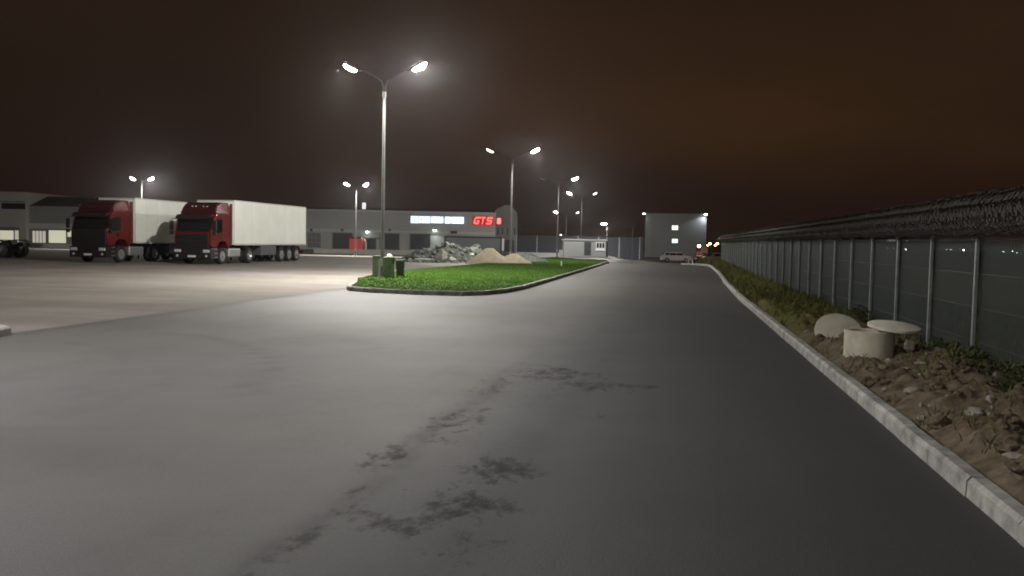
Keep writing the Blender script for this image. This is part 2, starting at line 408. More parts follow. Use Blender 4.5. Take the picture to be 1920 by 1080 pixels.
# ------------------------------------------------------------------ verge by the fence
def verge_mat():
    m = mat('dug_earth', (.165,.128,.085), .95, n=5, col2=(.075,.056,.036), bump=.03, bscale=9, spec=.1)
    nt = m.node_tree; N = nt.nodes; L = nt.links; b = N['Principled BSDF']; src = b.inputs['Base Color'].links[0].from_socket
    tc = N.new('ShaderNodeTexCoord'); sp = N.new('ShaderNodeSeparateXYZ'); L.new(tc.outputs['Object'], sp.inputs[0])
    t = N.new('ShaderNodeTexNoise'); t.inputs['Scale'].default_value = 1.2; t.inputs['Detail'].default_value = 7; L.new(tc.outputs['Object'], t.inputs['Vector'])
    a = N.new('ShaderNodeMapRange'); a.inputs[1].default_value = 13; a.inputs[2].default_value = 30; L.new(sp.outputs['Y'], a.inputs[0])
    s = N.new('ShaderNodeMath'); s.operation = 'ADD'; L.new(a.outputs[0], s.inputs[0]); L.new(t.outputs['Fac'], s.inputs[1])
    r_ = N.new('ShaderNodeMapRange'); r_.inputs[1].default_value = .7; r_.inputs[2].default_value = .95; L.new(s.outputs[0], r_.inputs[0])
    mx = N.new('ShaderNodeMix'); mx.data_type = 'RGBA'; L.new(r_.outputs[0], mx.inputs[0]); L.new(src, mx.inputs[6]); mx.inputs[7].default_value = (.10,.095,.026,1); L.new(mx.outputs[2], b.inputs['Base Color'])
    return m
FX = 4.2
def verge_h(x, y):
    e = edge_x(y) + .17
    t = sstep(0, .55, x - e)
    near = 1 - sstep(20, 34, y)
    lum = noise.fractal(Vector((x*1.15, y*1.15, 3)), .8, 2.1, 5) * .13 * (.35 + .65*near)
    clod = abs(noise.noise(Vector((x*4.2, y*4.2, 9)))) * .12 * (.25 + .75*near) + abs(noise.noise(Vector((x*9, y*9, 2)))) * .06 * near
    rise = .10 * t + .07 * sstep(.6, 1.5, x - e) * near
    ring = -.03 * math.exp(-(((x-3.3)**2 + (y-15)**2) / .8))
    return .02 + rise + (lum + clod + .02) * t + ring - .04 * (1 - t)
sheet('verge', [2.36]+lin(2.4,4.6,.05)+lin(4.8,9,.4)+lin(10,40,5), lin(-4,4,.5)+lin(4.1,24,.05)+lin(24.2,45,.2)+lin(46,100,2), 0, verge_mat(),
      inside=lambda x, y: x > edge_x(y) + .10, height=lambda x, y: verge_h(x, y) if x < 12 else -.02 + .02*noise.noise(Vector((x*.3, y*.3, 0))))
random.seed(5)
vg = mat('verge_green', (.13,.12,.03), .8, n=3, col2=(.065,.08,.02), spec=.2)
pts = []
for _ in range(60000):
    y = 8 + 80 * random.random() ** 1.6; x = random.uniform(2.5, 7.5)
    if x < edge_x(y) + .3: continue
    dens = noise.noise(Vector((x*1.3, y*.8, 7))) + .9 * sstep(17, 30, y) + .55 * sstep(3.6, 4.3, x) - .12 - .25*sstep(3.6, 2.6, x)*0
    if dens > random.uniform(0, .8): pts.append((x, y, verge_h(x, y) - .01, .7 + y/35 + (.5 if x > 3.9 else 0)))
tag(blades('verge_grass', pts, vg, .05, .15, .009, lean=.8), 'patchy rough grass growing over the earth verge by the fence', 'grass')
# leafy weeds at the fence foot
leaf_m = mat('weed_leaf', (.045,.055,.02), .7, n=6, amt=.4, spec=.2)
def weed(x, y, s, lab):
    mb = MB(); rr = random.Random(int(x*100+y*10))
    for _ in range(int(190*s)):
        a = rr.uniform(0, 6.28); r_ = s * .42 * rr.random() ** .6; h = s * .42 * rr.random() * (1 - (r_/(s*.5))**2 * .7)
        c_ = Vector((r_*math.cos(a), r_*math.sin(a), h)); l = .05 * rr.uniform(.6, 1.5); b_ = rr.uniform(0, 6.28); t = rr.uniform(-.8, .8)
        d1 = Vector((math.cos(b_), math.sin(b_), t)).normalized() * l; d2 = Vector((-math.sin(b_), math.cos(b_), rr.uniform(-.5,.5))).normalized() * l * .45
        mb.add([c_-d1, c_+d2, c_+d1, c_-d2], [(0,1,2,3)])
    for k in range(7):
        a = rr.uniform(0, 6.28); mb.tube([(0,0,-.03), (s*.2*math.cos(a), s*.2*math.sin(a), s*.35)], .006, 4)
    tag(mb.build('weed_clump', leaf_m, at=(x, y, verge_h(x, y))), lab, 'plant', 'weeds along the fence foot')
weed(3.95, 10.9, 1.0, 'broad leafy weed clump nearest the camera, beside the closest fence post')
weed(3.75, 11.9, .7, 'small leafy weed beside the closest fence post on its road side')
weed(4.05, 9.3, 1.0, 'leafy weed clump at the right edge of the photo under the mesh')
weed(4.0, 13.9, .8, 'leafy weed clump just right of the concrete ring lid')
weed(4.0, 8.1, .8, 'low weed at the frame edge below the fence mesh')
weed(3.9, 19.5, .9, 'dark weed clump behind the tilted concrete disc')

stone_m = mat('pale_stone', (.24,.215,.17), .85, n=8, amt=.3, bump=.01, bscale=30)
clod_m = mat('earth_clod', (.13,.10,.065), .95, n=7, amt=.4, bump=.02, bscale=15, spec=.1)
stones = [(2.6+1.5*random.random(), 5.5+10*random.random(), .015+.03*random.random(), .015+.02*random.random()) for _ in range(45)] + [(2.85,11.0,.11,.05),(3.15,11.1,.09,.04),(3.0,9.35,.10,.05),(3.2,9.5,.06,.05),(3.35,10.0,.05,.06),(2.75,7.6,.07,.03),(3.05,7.3,.06,.05),(2.65,9.9,.05,.03),(3.4,12.4,.05,.03),(2.9,13.1,.10,.03),(3.15,13.6,.04,.04),(2.95,14.3,.05,.04),(3.6,8.4,.06,.04),(2.6,6.5,.05,.03),(3.3,6.6,.05,.04),(2.75,18.6,.07,.05),(3.1,21,.06,.05)]
for i, (x, y, r_, h) in enumerate(stones):
    mb = MB().rock((0,0,h*.3), r_*1.3, r_, h, seed=i, rot=i*1.3, n=2)
    tag(mb.build('stone', stone_m, at=(x, y, verge_h(x, y))), 'pale stone lying on the brown earth of the verge', 'stone', 'stones on the verge')
for i in range(70):
    y = random.uniform(5, 17); x = random.uniform(2.55, 4.0); r_ = random.uniform(.04, .13)
    mb = MB().rock((0,0,r_*.2), r_*1.2, r_, r_*.75, seed=i+40, rot=i, n=3, jag=.7)
    tag(mb.build('earth_clod', clod_m, at=(x, y, verge_h(x, y))), 'brown clod of dug earth on the verge', 'clod', 'earth clods on the verge')

# concrete well ring, its lid, and the second disc
conc = mat('pale_concrete', (.50,.47,.35), .8, n=3.5, amt=.16, bump=.004, bscale=40)
rx, ry = 3.08, 14.6; rz_ = .14
ring = thing('concrete_ring', 'short round concrete well ring standing on the earth verge, half under a lid', 'well ring', (rx, ry, rz_))
MB().lathe([(-.15,.37),(.40,.37),(.40,.30),(-.15,.30)], 40, 'z').build('ring_wall', conc, ring, smooth=True, bevel=.006)
MB().cyl((0,0,-.06), (0,0,.02), .30, n=32).build('ring_floor', mat('pit_black', (.01,.01,.01), .9), ring)
pale2 = mat('lid_concrete', (.62,.59,.47), .75, n=5, amt=.1)
lid = MB().lathe([(0,0),(0,.36),(.012,.385),(.05,.39),(.062,.37),(.066,0)], 48, 'z').build('well_cover', pale2, smooth=True, at=(rx+.36, ry+.0, rz_+.44))
lid.rotation_euler = (R(6.5), R(3), 0); tag(lid, 'flat round concrete lid lying off centre on top of the well ring', 'lid')
disc = MB().lathe([(0,0),(0,.40),(.012,.43),(.07,.43),(.082,.41),(.084,0)], 48, 'z').build('concrete_disc', conc, smooth=True, at=(3.13, 17.5, .21))
disc.rotation_euler = (R(44), R(-6), R(6)); tag(disc, 'round concrete disc tilted on edge and half sunk in the earth behind the well ring', 'disc')
prop = MB().rock((0,0,.08), .08, .07, .09, seed=3, n=2, jag=.6).build('broken_concrete', conc, at=(3.72, 14.75, .22)); tag(prop, 'small pale broken concrete lump under the right edge of the round lid', 'rubble')

# ------------------------------------------------------------------ right-hand fence
fence = thing('mesh_fence', 'tall dark green welded mesh security fence topped with razor wire, right of the road', 'fence', (FX, 0, 0))
green_wire = mat('green_wire', (.036,.047,.040), .5, .0)
post_m = mat('fence_post_zinc', (.20,.22,.21), .5, .4, n=5, amt=.2)
PY = [13.33 + 2.2*k for k in range(-4, 31)]
ptop = 2.06
for y in PY:
    g = gz(FX, y)
    p = MB().box(-.025, .025, y-.025, y+.025, g-.2, g+ptop).build('post', post_m, fence, bevel=.006)
    MB().add([( -.03,y-.02,g+ptop-.06),(.0,y-.02,g+ptop-.06),(-.27,y-.02,g+ptop+.26),(-.24,y-.02,g+ptop+.28),(-.03,y+.02,g+ptop-.06),(.0,y+.02,g+ptop-.06),(-.27,y+.02,g+ptop+.26),(-.24,y+.02,g+ptop+.28)],
             [(0,1,3,2),(4,6,7,5),(0,2,6,4),(1,5,7,3),(2,3,7,6),(0,4,5,1)]).build('wire_arm', post_m, p)
for a, b_ in zip(PY, PY[1:]):
    mb = MB(); g = (gz(FX, a) + gz(FX, b_)) / 2; X = .045
    step = .05 if a < 45 else .1
    n = int((b_ - a) / step); r_ = .0045 if a < 25 else (.0055 if a < 45 else .011)
    for i in range(1, n):
        y = a + (b_-a) * i / n
        mb.add([(X-r_,y-r_,g+.06),(X+r_,y-r_,g+.06),(X+r_,y+r_,g+.06),(X-r_,y+r_,g+.06),(X-r_,y-r_,g+2.02),(X+r_,y-r_,g+2.02),(X+r_,y+r_,g+2.02),(X-r_,y+r_,g+2.02)],
               [(0,1,5,4),(1,2,6,5),(2,3,7,6),(3,0,4,7),(4,5,6,7)])
    for k in range(5):
        z = g + .08 + 1.90 * k / 4; mb.box(X-.010, X-.004, a, b_, z-.002, z+.002)
    mb.build('mesh_panel', green_wire, fence)
# razor coil
coil_m = mat('razor_wire', (.10,.095,.08), .7, .2)
def coil(cx, cz, rad, y0, y1, pitch, ph, sgn):
    vs = []; fs = []; n = 18; T = int((y1-y0)/pitch*n)
    for i in range(T):
        q = ph + sgn * 2*math.pi*i/n; y = y0 + pitch*i/n; g = gz(FX, y)
        rr_ = rad * (1 + .16*noise.noise(Vector((y*.9, ph, 0))) + .14*noise.noise(Vector((y*3.7, ph, 3)))); y += .06*noise.noise(Vector((y*2.1, q*.15, ph)))
        c_, s_ = math.cos(q), math.sin(q); wd = .0024
        vs += [(cx+(rr_-wd)*c_, y, g+cz+(rr_-wd)*s_), (cx+(rr_+wd)*c_, y+.004, g+cz+(rr_+wd)*s_)]
        if i: b = len(vs); fs.append((b-4, b-3, b-1, b-2))
        if i % 2 == 0:  # barb
            b = len(vs); vs += [(cx+(rr_+.013)*c_, y-.016, g+cz+(rr_+.013)*s_), (cx+(rr_-.013)*c_, y+.016, g+cz+(rr_-.013)*s_)]
            fs.append((b-2, b, b-1, b+1))
    return vs, fs
mb = MB()
for a in (coil(-.18, ptop+.27, .27, 4.5, 79,   .125, 0, 1), coil(-.16, ptop+.24, .24, 4.5, 79, .155, 2, -1), coil(-.20, ptop+.26, .22, 4.5, 79, .19, 4, 1)): mb.add(*a)
mb.build('razor_wire_coil', coil_m, fence)
mb = MB()
for dx, dz in ((-.10,.10),(-.18,.2),(-.25,.28)):
    mb.tube([(dx, y, gz(FX, y)+ptop+dz) for y in (4.5, 20, 40, 60, 75, 79)], .002, 4)
mb.build('strand_wire', coil_m, fence)

# ------------------------------------------------------------------ street lamps
def batwing(ld):
    """street optics throw less straight down and more to the sides"""
    ld.use_nodes = True; nt = ld.node_tree; N = nt.nodes; L = nt.links; em = N['Emission']
    tc = N.new('ShaderNodeTexCoord'); sp = N.new('ShaderNodeSeparateXYZ'); L.new(tc.outputs['Normal'], sp.inputs[0])
    ab = N.new('ShaderNodeMath'); ab.operation = 'ABSOLUTE'; L.new(sp.outputs['Z'], ab.inputs[0])
    mr = N.new('ShaderNodeMapRange'); mr.inputs[1].default_value = .35; mr.inputs[2].default_value = 1.0; mr.inputs[3].default_value = 1.2; mr.inputs[4].default_value = .62
    L.new(ab.outputs[0], mr.inputs[0]); L.new(mr.outputs[0], em.inputs['Strength'])
def lamp_post(x, y, label, H_=8.2, arm=1.55, rise=.95, left='on', right='on', power=700, rz=0, group='twin-headed lamp posts', light=True, size=1.0, nm='lamp_post', cat='street lamp', base=None, tilt=26, g=None, lk=1.0, tint=(1, .97, .90), cone=174, soft=.5):
    z0 = gz(x, y) if g is None else g
    t = thing(nm, label, cat, (x, y, z0), rz, group)
    MB().tube([(0,0,-.3),(0,0,H_-.25)], [.092*size,.052*size], 10).build('pole', galv, t, smooth=True)
    MB().tube([(0,0,H_-.35),(0,0,H_-.1)], [.085*size,.085*size], 10).build('collar', galv, t, smooth=True, bevel=.006)
    MB().box(-.19*size,.19*size,-.19*size,.19*size,.12,.145).build('base_plate', galv_dull, t)
    MB().box(-.05,.05,-.115,-.085,.6,.95).build('service_door', galv_dull, t)
    for sgn, st in ((-1, left), (1, right)):
        if st is None: continue
        a = MB().tube([(sgn*.035,0,H_-.15),(sgn*.05,0,H_+.15),(sgn*.12,0,H_+.35),(sgn*arm*.3,0,H_+rise*.6),(sgn*arm*.6,0,H_+rise*.82),(sgn*(arm-.2),0,H_+rise-.09)], [.03,.028,.026,.024,.024,.024], 8).build('bracket_arm', arm_m, t, smooth=True)
        h = empty('lamp_head', (sgn*arm, 0, H_+rise), 0, t); h.rotation_euler = (0, -sgn*R(tilt), 0)
        MB().prism([(-.33,0),(-.34,.05),(-.28,.11),(.20,.11),(.33,.06),(.34,0)], -.15, .15, 'y').build('housing', darkmetal, h, bevel=.02)
        lm = {'on': lens_m, 'dim': lens_dim, 'off': lens_off}[st]
        MB().lathe([(-.10,0),(-.10,.6),(-.06,.88),(-.003,1.0),(-.003,0)], 20, 'z').build('lens', lm, h, smooth=True)
        ob = h.children[-1]; ob.scale = (.31, .135, 1)
        if light and st != 'off':
            ld = bpy.data.lights.new('led_light', 'SPOT'); ld.spot_size = R(cone); ld.spot_blend = soft; ld.shadow_soft_size = .12
            ld.energy = power * (1 if st == 'on' else .35) * (lk if sgn < 0 else 1); ld.color = tint; batwing(ld); lo = bpy.data.objects.new('led_light', ld); COL.objects.link(lo); lo.parent = h; lo.location = (0, 0, -.16)
    return t
PWR = 6900
lamp_post(-12.4, -23.4, 'twin lamp post behind the camera on the left of the road', power=PWR*.9, tint=(.96,.94,1))
lamp_post(-12.4, 6.6, 'twin lamp post just out of frame on the left kerb island', power=PWR*.80, tint=(.96,.94,1), cone=150, soft=1, tilt=18, lk=.6)
lamp_post(-12.4, 36.6, 'tallest and nearest twin lamp post, rising from the lawn beside the green cabinet', power=PWR, lk=1.85)
lamp_post(-12.3, 66.7, 'second twin lamp post on the lawn, beside the sand heap', H_=7.75, left='dim', arm=1.75, power=PWR*.8, lk=3)
lamp_post(-12.6, 96.7, 'third lamp post on the lawn with only its right head lit', H_=7.75, left='off', arm=1.8, power=PWR*.8)
x4, y4 = wpt(uz(1089, 470, 132)[0], 132)[:2]
lamp_post(x4, y4, 'lamp post rising behind the left half of the guard booth', H_=8.0, rise=1.0, arm=1.9, right='dim', power=PWR*.7, g=0)
x5, y5 = wpt(uz(1061, 470, 165)[0], 165)[:2]
lamp_post(x5, y5, 'small far lamp post left of the guard booth', H_=6.3, rise=.9, arm=2.0, right='dim', power=PWR*.5, g=0)
xl, yl = wpt(uz(266, 460, 112)[0], 112)[:2]
lamp_post(xl, yl, 'yard lamp post standing behind the left truck', H_=8.6, rise=.55, arm=1.15, power=PWR*1.8, rz=YAW)
xl, yl = wpt(uz(667, 460, 108)[0], 108)[:2]
lamp_post(xl, yl, 'yard lamp post in front of the warehouse wall, right of the white trailer', H_=8.1, rise=.65, arm=1.15, power=PWR*1.8, rz=YAW)
# single lamp at the booth
xb, yb = wpt(uz(1138, 460, 110)[0], 110)[:2]
lamp_post(xb, yb, 'single short lamp on a pole above the right end of the guard booth', H_=3.6, rise=.5, arm=.45, right=None, power=PWR*.25, g=0, group=None, tilt=0)
xb, yb = wpt(uz(1186, 460, 94)[0], 94)[:2]
t = thing('thin_pole', 'thin pale pole between the guard booth and the three-storey office', 'pole', (xb, yb, gz(xb, yb)))
MB().tube([(0,0,-.2),(0,0,3.95)], [.06,.04], 8).build('pole', galv, t, smooth=True)
MB().box(-.12,.12,-.12,.12,0,.35).build('footing', conc, t, bevel=.01)

# ------------------------------------------------------------------ lights far beyond the site
warmlamp = emit('sodium_lens', (1,.55,.22), 30); whitelamp = emit('far_white_lens', (1,.95,.88), 22); dimw = emit('far_dim_lens', (.8,.85,1), 5)
def far_light(px, py, D, m, r_, what):
    u, z = uz(px, py, D); p = wpt(u, D)
    t = thing('distant_lamp', what, 'distant lamp', (p.x, p.y, -1), 0, 'lamps far beyond the fence')
    MB().tube([(0,0,-.4),(0,0,z+1)], .07, 5).build('pole', darkmetal, t)
    MB().rock((0,0,z+1.0), r_, r_, r_*.7, n=2, jag=0).build('lens', m, t, smooth=True)
W_ = 'tiny white lamp far beyond the mesh fence'; O_ = 'tiny orange lamp far off, beyond the end of the fence'
for px, py, m, r_ in ((1372,458,whitelamp,.25),(1382,458,whitelamp,.22),(1392,459,warmlamp,.3),(1409,458.5,warmlamp,.33),(1415,458.5,warmlamp,.33),(1421,458.5,warmlamp,.33),(1429,459,dimw,.25),
                      (1578.5,463,whitelamp,.22),(1589.5,463,whitelamp,.17),(1665,465.5,dimw,.2),(1676,465.5,dimw,.2),(1698,467.5,whitelamp,.3),(1700,451.5,dimw,.22),(1775,468,dimw,.25),(1783,468,dimw,.25),(1807,469,whitelamp,.32),(1881,472,dimw,.28),(1898,471,dimw,.3),(1906,474,dimw,.22)):
    far_light(px, py, 330, m, r_, O_ if m is warmlamp else W_)
for px, py, m, r_ in ((1331,457,warmlamp,.38),(1327,460,warmlamp,.25),(1345,457,warmlamp,.38),(1341,460,warmlamp,.25),(1347,447,dimw,.3),(1160,450,warmlamp,.45),(1154,449,warmlamp,.35),(1187,453,warmlamp,.35)):
    far_light(px, py, 300, m, r_, {1160:'orange lamp right of the guard booth',1154:'fainter orange lamp right of the guard booth',1187:'warm lamp seen beside the thin pale pole',1347:'pale lamp above the orange ones right of the office'}.get(px, 'orange lamp just right of the three-storey office'))
for px, py, lab in ((1011.5,449,'white lamp beyond the dark metal fence, left one'),(1043.5,450,'white lamp beyond the dark metal fence beside the third lamp post'),(1051.5,440.5,'faint lamp above the dark metal fence')):
    far_light(px, py, 220, whitelamp if px < 1050 else dimw, .22, lab)
# bright strip window beyond fence
u, z = uz(1671, 450.5, 330); p = wpt(u, 330)
t = thing('distant_building', 'low dark building far beyond the fence with one lit strip window', 'building', (p.x, p.y, -1), YAW)
MB().box(-14, 16, 0, 12, -2, z+2.2).build('wall', mat('far_wall', (.03,.03,.03), .9), t)
MB().box(-1.6, 1.6, -.08, -.01, z+.85, z+1.15).build('window', emit('strip_lit', (1,.97,.9), 3), t)

# ------------------------------------------------------------------ lorries
red = mat('truck_red', (.12,.007,.006), .22, .0, n=.7, amt=.08, coat=.6)
black_p = mat('black_plastic', (.012,.012,.013), .45)
glass_d = mat('dark_glass', (.008,.009,.01), .06, 0, spec=.6)
tyre_m = mat('tyre_rubber', (.014,.014,.015), .8, n=20, amt=.3)
rim_m = mat('rim_silver', (.42,.42,.43), .35, .7)
chass_m = mat('chassis_black', (.018,.018,.02), .6)
white_box = mat('trailer_white', (.80,.82,.74), .42, n=.8, amt=.05)
alu = mat('aluminium_trim', (.5,.5,.5), .4, .8)
lampglass = mat('headlight_glass', (.55,.56,.58), .12, .2)
tailred = mat('tail_red', (.08,.004,.004), .3)
plate_m = mat('plate_white', (.6,.6,.58), .5)
def wheel(parent, x, y, r_=.5, wd=.3, dual=False):
    w_ = empty('wheel', (x, y, r_), 0, parent); s = 1 if x > 0 else -1
    W2 = wd if not dual else wd * 2.05
    ty = MB()
    def ring_(c): ty.lathe([(c-wd/2+.03, r_*.60),(c-wd/2,r_*.70),(c-wd/2,r_*.9),(c-wd/2+.05,r_),(c+wd/2-.05,r_),(c+wd/2,r_*.9),(c+wd/2,r_*.70),(c+wd/2-.03,r_*.60)], 28, 'x')
    ring_(0)
    if dual: ring_(-s * wd * 1.08)
    ty.build('tyre', tyre_m, w_, smooth=True)
    rm = MB()
    if dual: rm.lathe([(s*(wd/2-.02), r_*.60),(s*(wd/2-.02), r_*.55),(-s*.02, r_*.40),(-s*.02, r_*.22),(s*.09, r_*.20),(s*.11, .04),(s*.11,0),(-s*.1,0),(-s*.1,r_*.60)], 24, 'x')
    else: rm.lathe([(s*(wd/2-.01), r_*.60),(s*(wd/2-.02), r_*.54),(s*(wd/2+.0), r_*.38),(s*(wd/2+.01), r_*.22),(s*(wd/2+.07), r_*.18),(s*(wd/2+.08), 0),(-s*.1,0),(-s*.1,r_*.60)], 24, 'x')
    for k in range(10):
        q = k * .6283; rr_ = r_ * .32; xx = s*(wd/2+.005) if not dual else -s*.01
        rm.cyl((xx, rr_*math.cos(q), rr_*math.sin(q)), (xx+s*.03, rr_*math.cos(q), rr_*math.sin(q)), .018, n=6)
    rm.build('rim', rim_m, w_, smooth=True)
def tractor(t, roof=True, var=0):
    gw = 1.12 if var else 1.02
    # y=0 is the front bumper, y grows rearward
    cab = empty('cab', (0,0,0), 0, t)
    prof = [(.10,1.08),(.04,1.5),(.06,1.95),(.20,2.35),(.36,2.75),(.55,2.98),(.78,3.12),(2.25,3.16),(2.25,1.02),(2.18,1.02),(2.05,1.05),(1.95,1.2),(1.75,1.36),(1.4,1.43),(1.05,1.36),(.85,1.2),(.75,1.05),(.6,1.02)]
    body = MB().prism(prof, -1.22, 1.22).build('cab_shell', red, cab, bevel=.05, seg=3)
    MB().prism([(.50,2.985),(.70,3.12),(.72,3.32),(1.0,3.58),(1.42,3.765),(1.40,3.80),(.97,3.61),(.68,3.34),(.60,3.12),(.46,3.0)], -1.08, 1.08).build('roof_front_shade', mat('front_shaded_red', (.035,.005,.005), .3), cab)  # shaded copy of the cab red, so the fairing front looks unlit
    if roof:
        rp = [(.62,3.10),(.72,3.30),(1.0,3.55),(1.45,3.74),(1.9,3.80),(2.27,3.80),(2.27,3.10)]
        mb = MB(); n = len(rp)
        mb.add([(-1.12 if p[1] > 3.2 else -1.2, *p) for p in rp] + [(1.12 if p[1] > 3.2 else 1.2, *p) for p in rp], [tuple(range(n))[::-1], tuple(range(n, 2*n))] + [(i,(i+1) % n, n+(i+1) % n, n+i) for i in range(n)])
        mb.build('roof_fairing', red, cab, bevel=.05, seg=3)
        for s in (-1, 1):
            MB().prism([(2.25,1.1),(2.25,3.72),(2.55,3.78),(2.55,1.25)], s*1.19, s*1.235).build('side_fairing', red, cab, bevel=.008)
    MB().prism([(.035,1.98),(.17,2.36),(.33,2.74),(.40,2.86),(.46,2.86),(.36,2.6),(.12,1.98)], -1.10, 1.10).build('windscreen', glass_d, cab, bevel=.02)
    MB().prism([(.10,2.80),(-.02,2.72),(-.04,2.76),(.16,2.98),(.40,3.02),(.42,2.92)], -1.12, 1.12).build('sun_visor', mat('smoked_visor', (.02,.015,.015), .2), cab, bevel=.008)
    for s in (-1, 1):
        wn = MB().prism([(.38,2.0),(.52,2.62),(.66,2.74),(1.32,2.74),(1.32,1.95),(.5,1.9)], s*1.213, s*1.228).build('side_window', glass_d, cab, bevel=.004)
        MB().box(min(s*1.222,s*1.27), max(s*1.222,s*1.27), 1.10, 1.32, 1.62, 1.66).build('door_handle', black_p, cab, bevel=.006)
        mb = MB()
        for y in (.33, 1.42): mb.box(min(s*1.219,s*1.2235), max(s*1.219,s*1.2235), y-.008, y+.008, 1.2, 2.9)
        mb.build('door_seam', black_p, cab)
        m_ = MB(); xx = s*1.42
        m_.box(xx-.10, xx+.10, .02, .13, 2.05, 2.62); m_.box(xx-.10, xx+.10, .02, .13, 1.78, 1.99); m_.tube([(s*1.2,.25,2.75),(xx,.1,2.72),(xx,.08,2.5)], .02, 6); m_.tube([(s*1.2,.25,1.95),(xx,.1,1.85)], .02, 6)
        mi = m_.build('mirror', black_p, cab, bevel=.02)
        MB().box(xx-.08, xx+.08, .131, .135, 2.08, 2.58).build('mirror_glass', mat('mirror_silver', (.7,.7,.7), .05, 1), mi)
    # grille
    g = MB().box(-gw, gw, -.02, .12, .98, 1.96 if var else 1.86).build('grille', black_p, cab, bevel=.02)
    mb = MB()
    for k in range(5): mb.box(-.88, .88, -.05, -.015, 1.06 + k*.165, 1.10 + k*.165)
    mb.build('grille_bar', mat('grille_bar_grey', (.022,.02,.02), .4, .1), g, bevel=.006)
    b_ = MB().prism([(-.05,.32),(-.08,.5),(-.06,.98),(.25,1.0),(.66,1.0),(.78,.85),(.82,.38),(.5,.32)], -1.23, 1.23).build('bumper', mat('bumper_black', (.015,.012,.013), .4), cab, bevel=.03)
    for s in (-1, 1):
        MB().box(min(s*.72,s*1.16), max(s*.72,s*1.16), -.10, -.02, .72, .90).build('headlight', lampglass, cab, bevel=.03)
        MB().cyl((s*.95,-.10,.52), (s*.95,-.04,.52), .07, n=16).build('fog_light', lampglass, cab)
        mb = MB(); 
        for k in range(3): mb.box(min(s*1.12,s*1.24), max(s*1.12,s*1.24), .40, .74, .42 + k*.24, .46 + k*.24)
        mb.build('cab_step', alu, cab)
    MB().box(-.26, .26, -.095, -.08, .44, .55).build('number_plate', plate_m, cab)
    mb = MB()
    for s in (-.5, -.25, .25, .5): mb.cyl((s, .88, 3.53), (s, .80, 3.52), .04, n=10)
    if roof and not var: mb.build('marker_lamp', lampglass, cab)
    # chassis
    ch = MB().box(-.45,-.35,.5,5.9,.72,.98).box(.35,.45,.5,5.9,.72,.98).box(-.40,.40,5.7,5.8,.74,.96).box(-1.0,1.0,1.3,1.5,.4,.56).box(-.3,.3,4.85,5.05,.4,.6)
    ch = ch.build('chassis', chass_m, t, bevel=.01)
    MB().cyl((0,4.75,1.0), (0,4.75,1.12), .5, n=20).build('fifth_wheel', chass_m, ch)
    for s in (-1, 1):
        MB().box(min(s*.62,s*1.18), max(s*.62,s*1.18), 2.25, 3.75, .42, .98).build('fuel_tank', alu, ch, bevel=.08, seg=4)
        MB().prism([(4.35,.95),(4.42,1.12),(4.7,1.20),(5.25,1.20),(5.52,1.12),(5.62,.9),(5.60,.88),(5.48,1.08),(5.22,1.15),(4.72,1.15),(4.46,1.08),(4.38,.93)], min(s*.6,s*1.22), max(s*.6,s*1.22)).build('mudguard', black_p, ch)
        MB().box(min(s*.55,s*.95), max(s*.55,s*.95), 5.86, 5.92, .62, .76).build('tail_light', tailred, ch, bevel=.01)
        wheel(t, s*1.07, 1.40, .51, .31)
        wheel(t, s*1.06, 4.97, .51, .29, True)
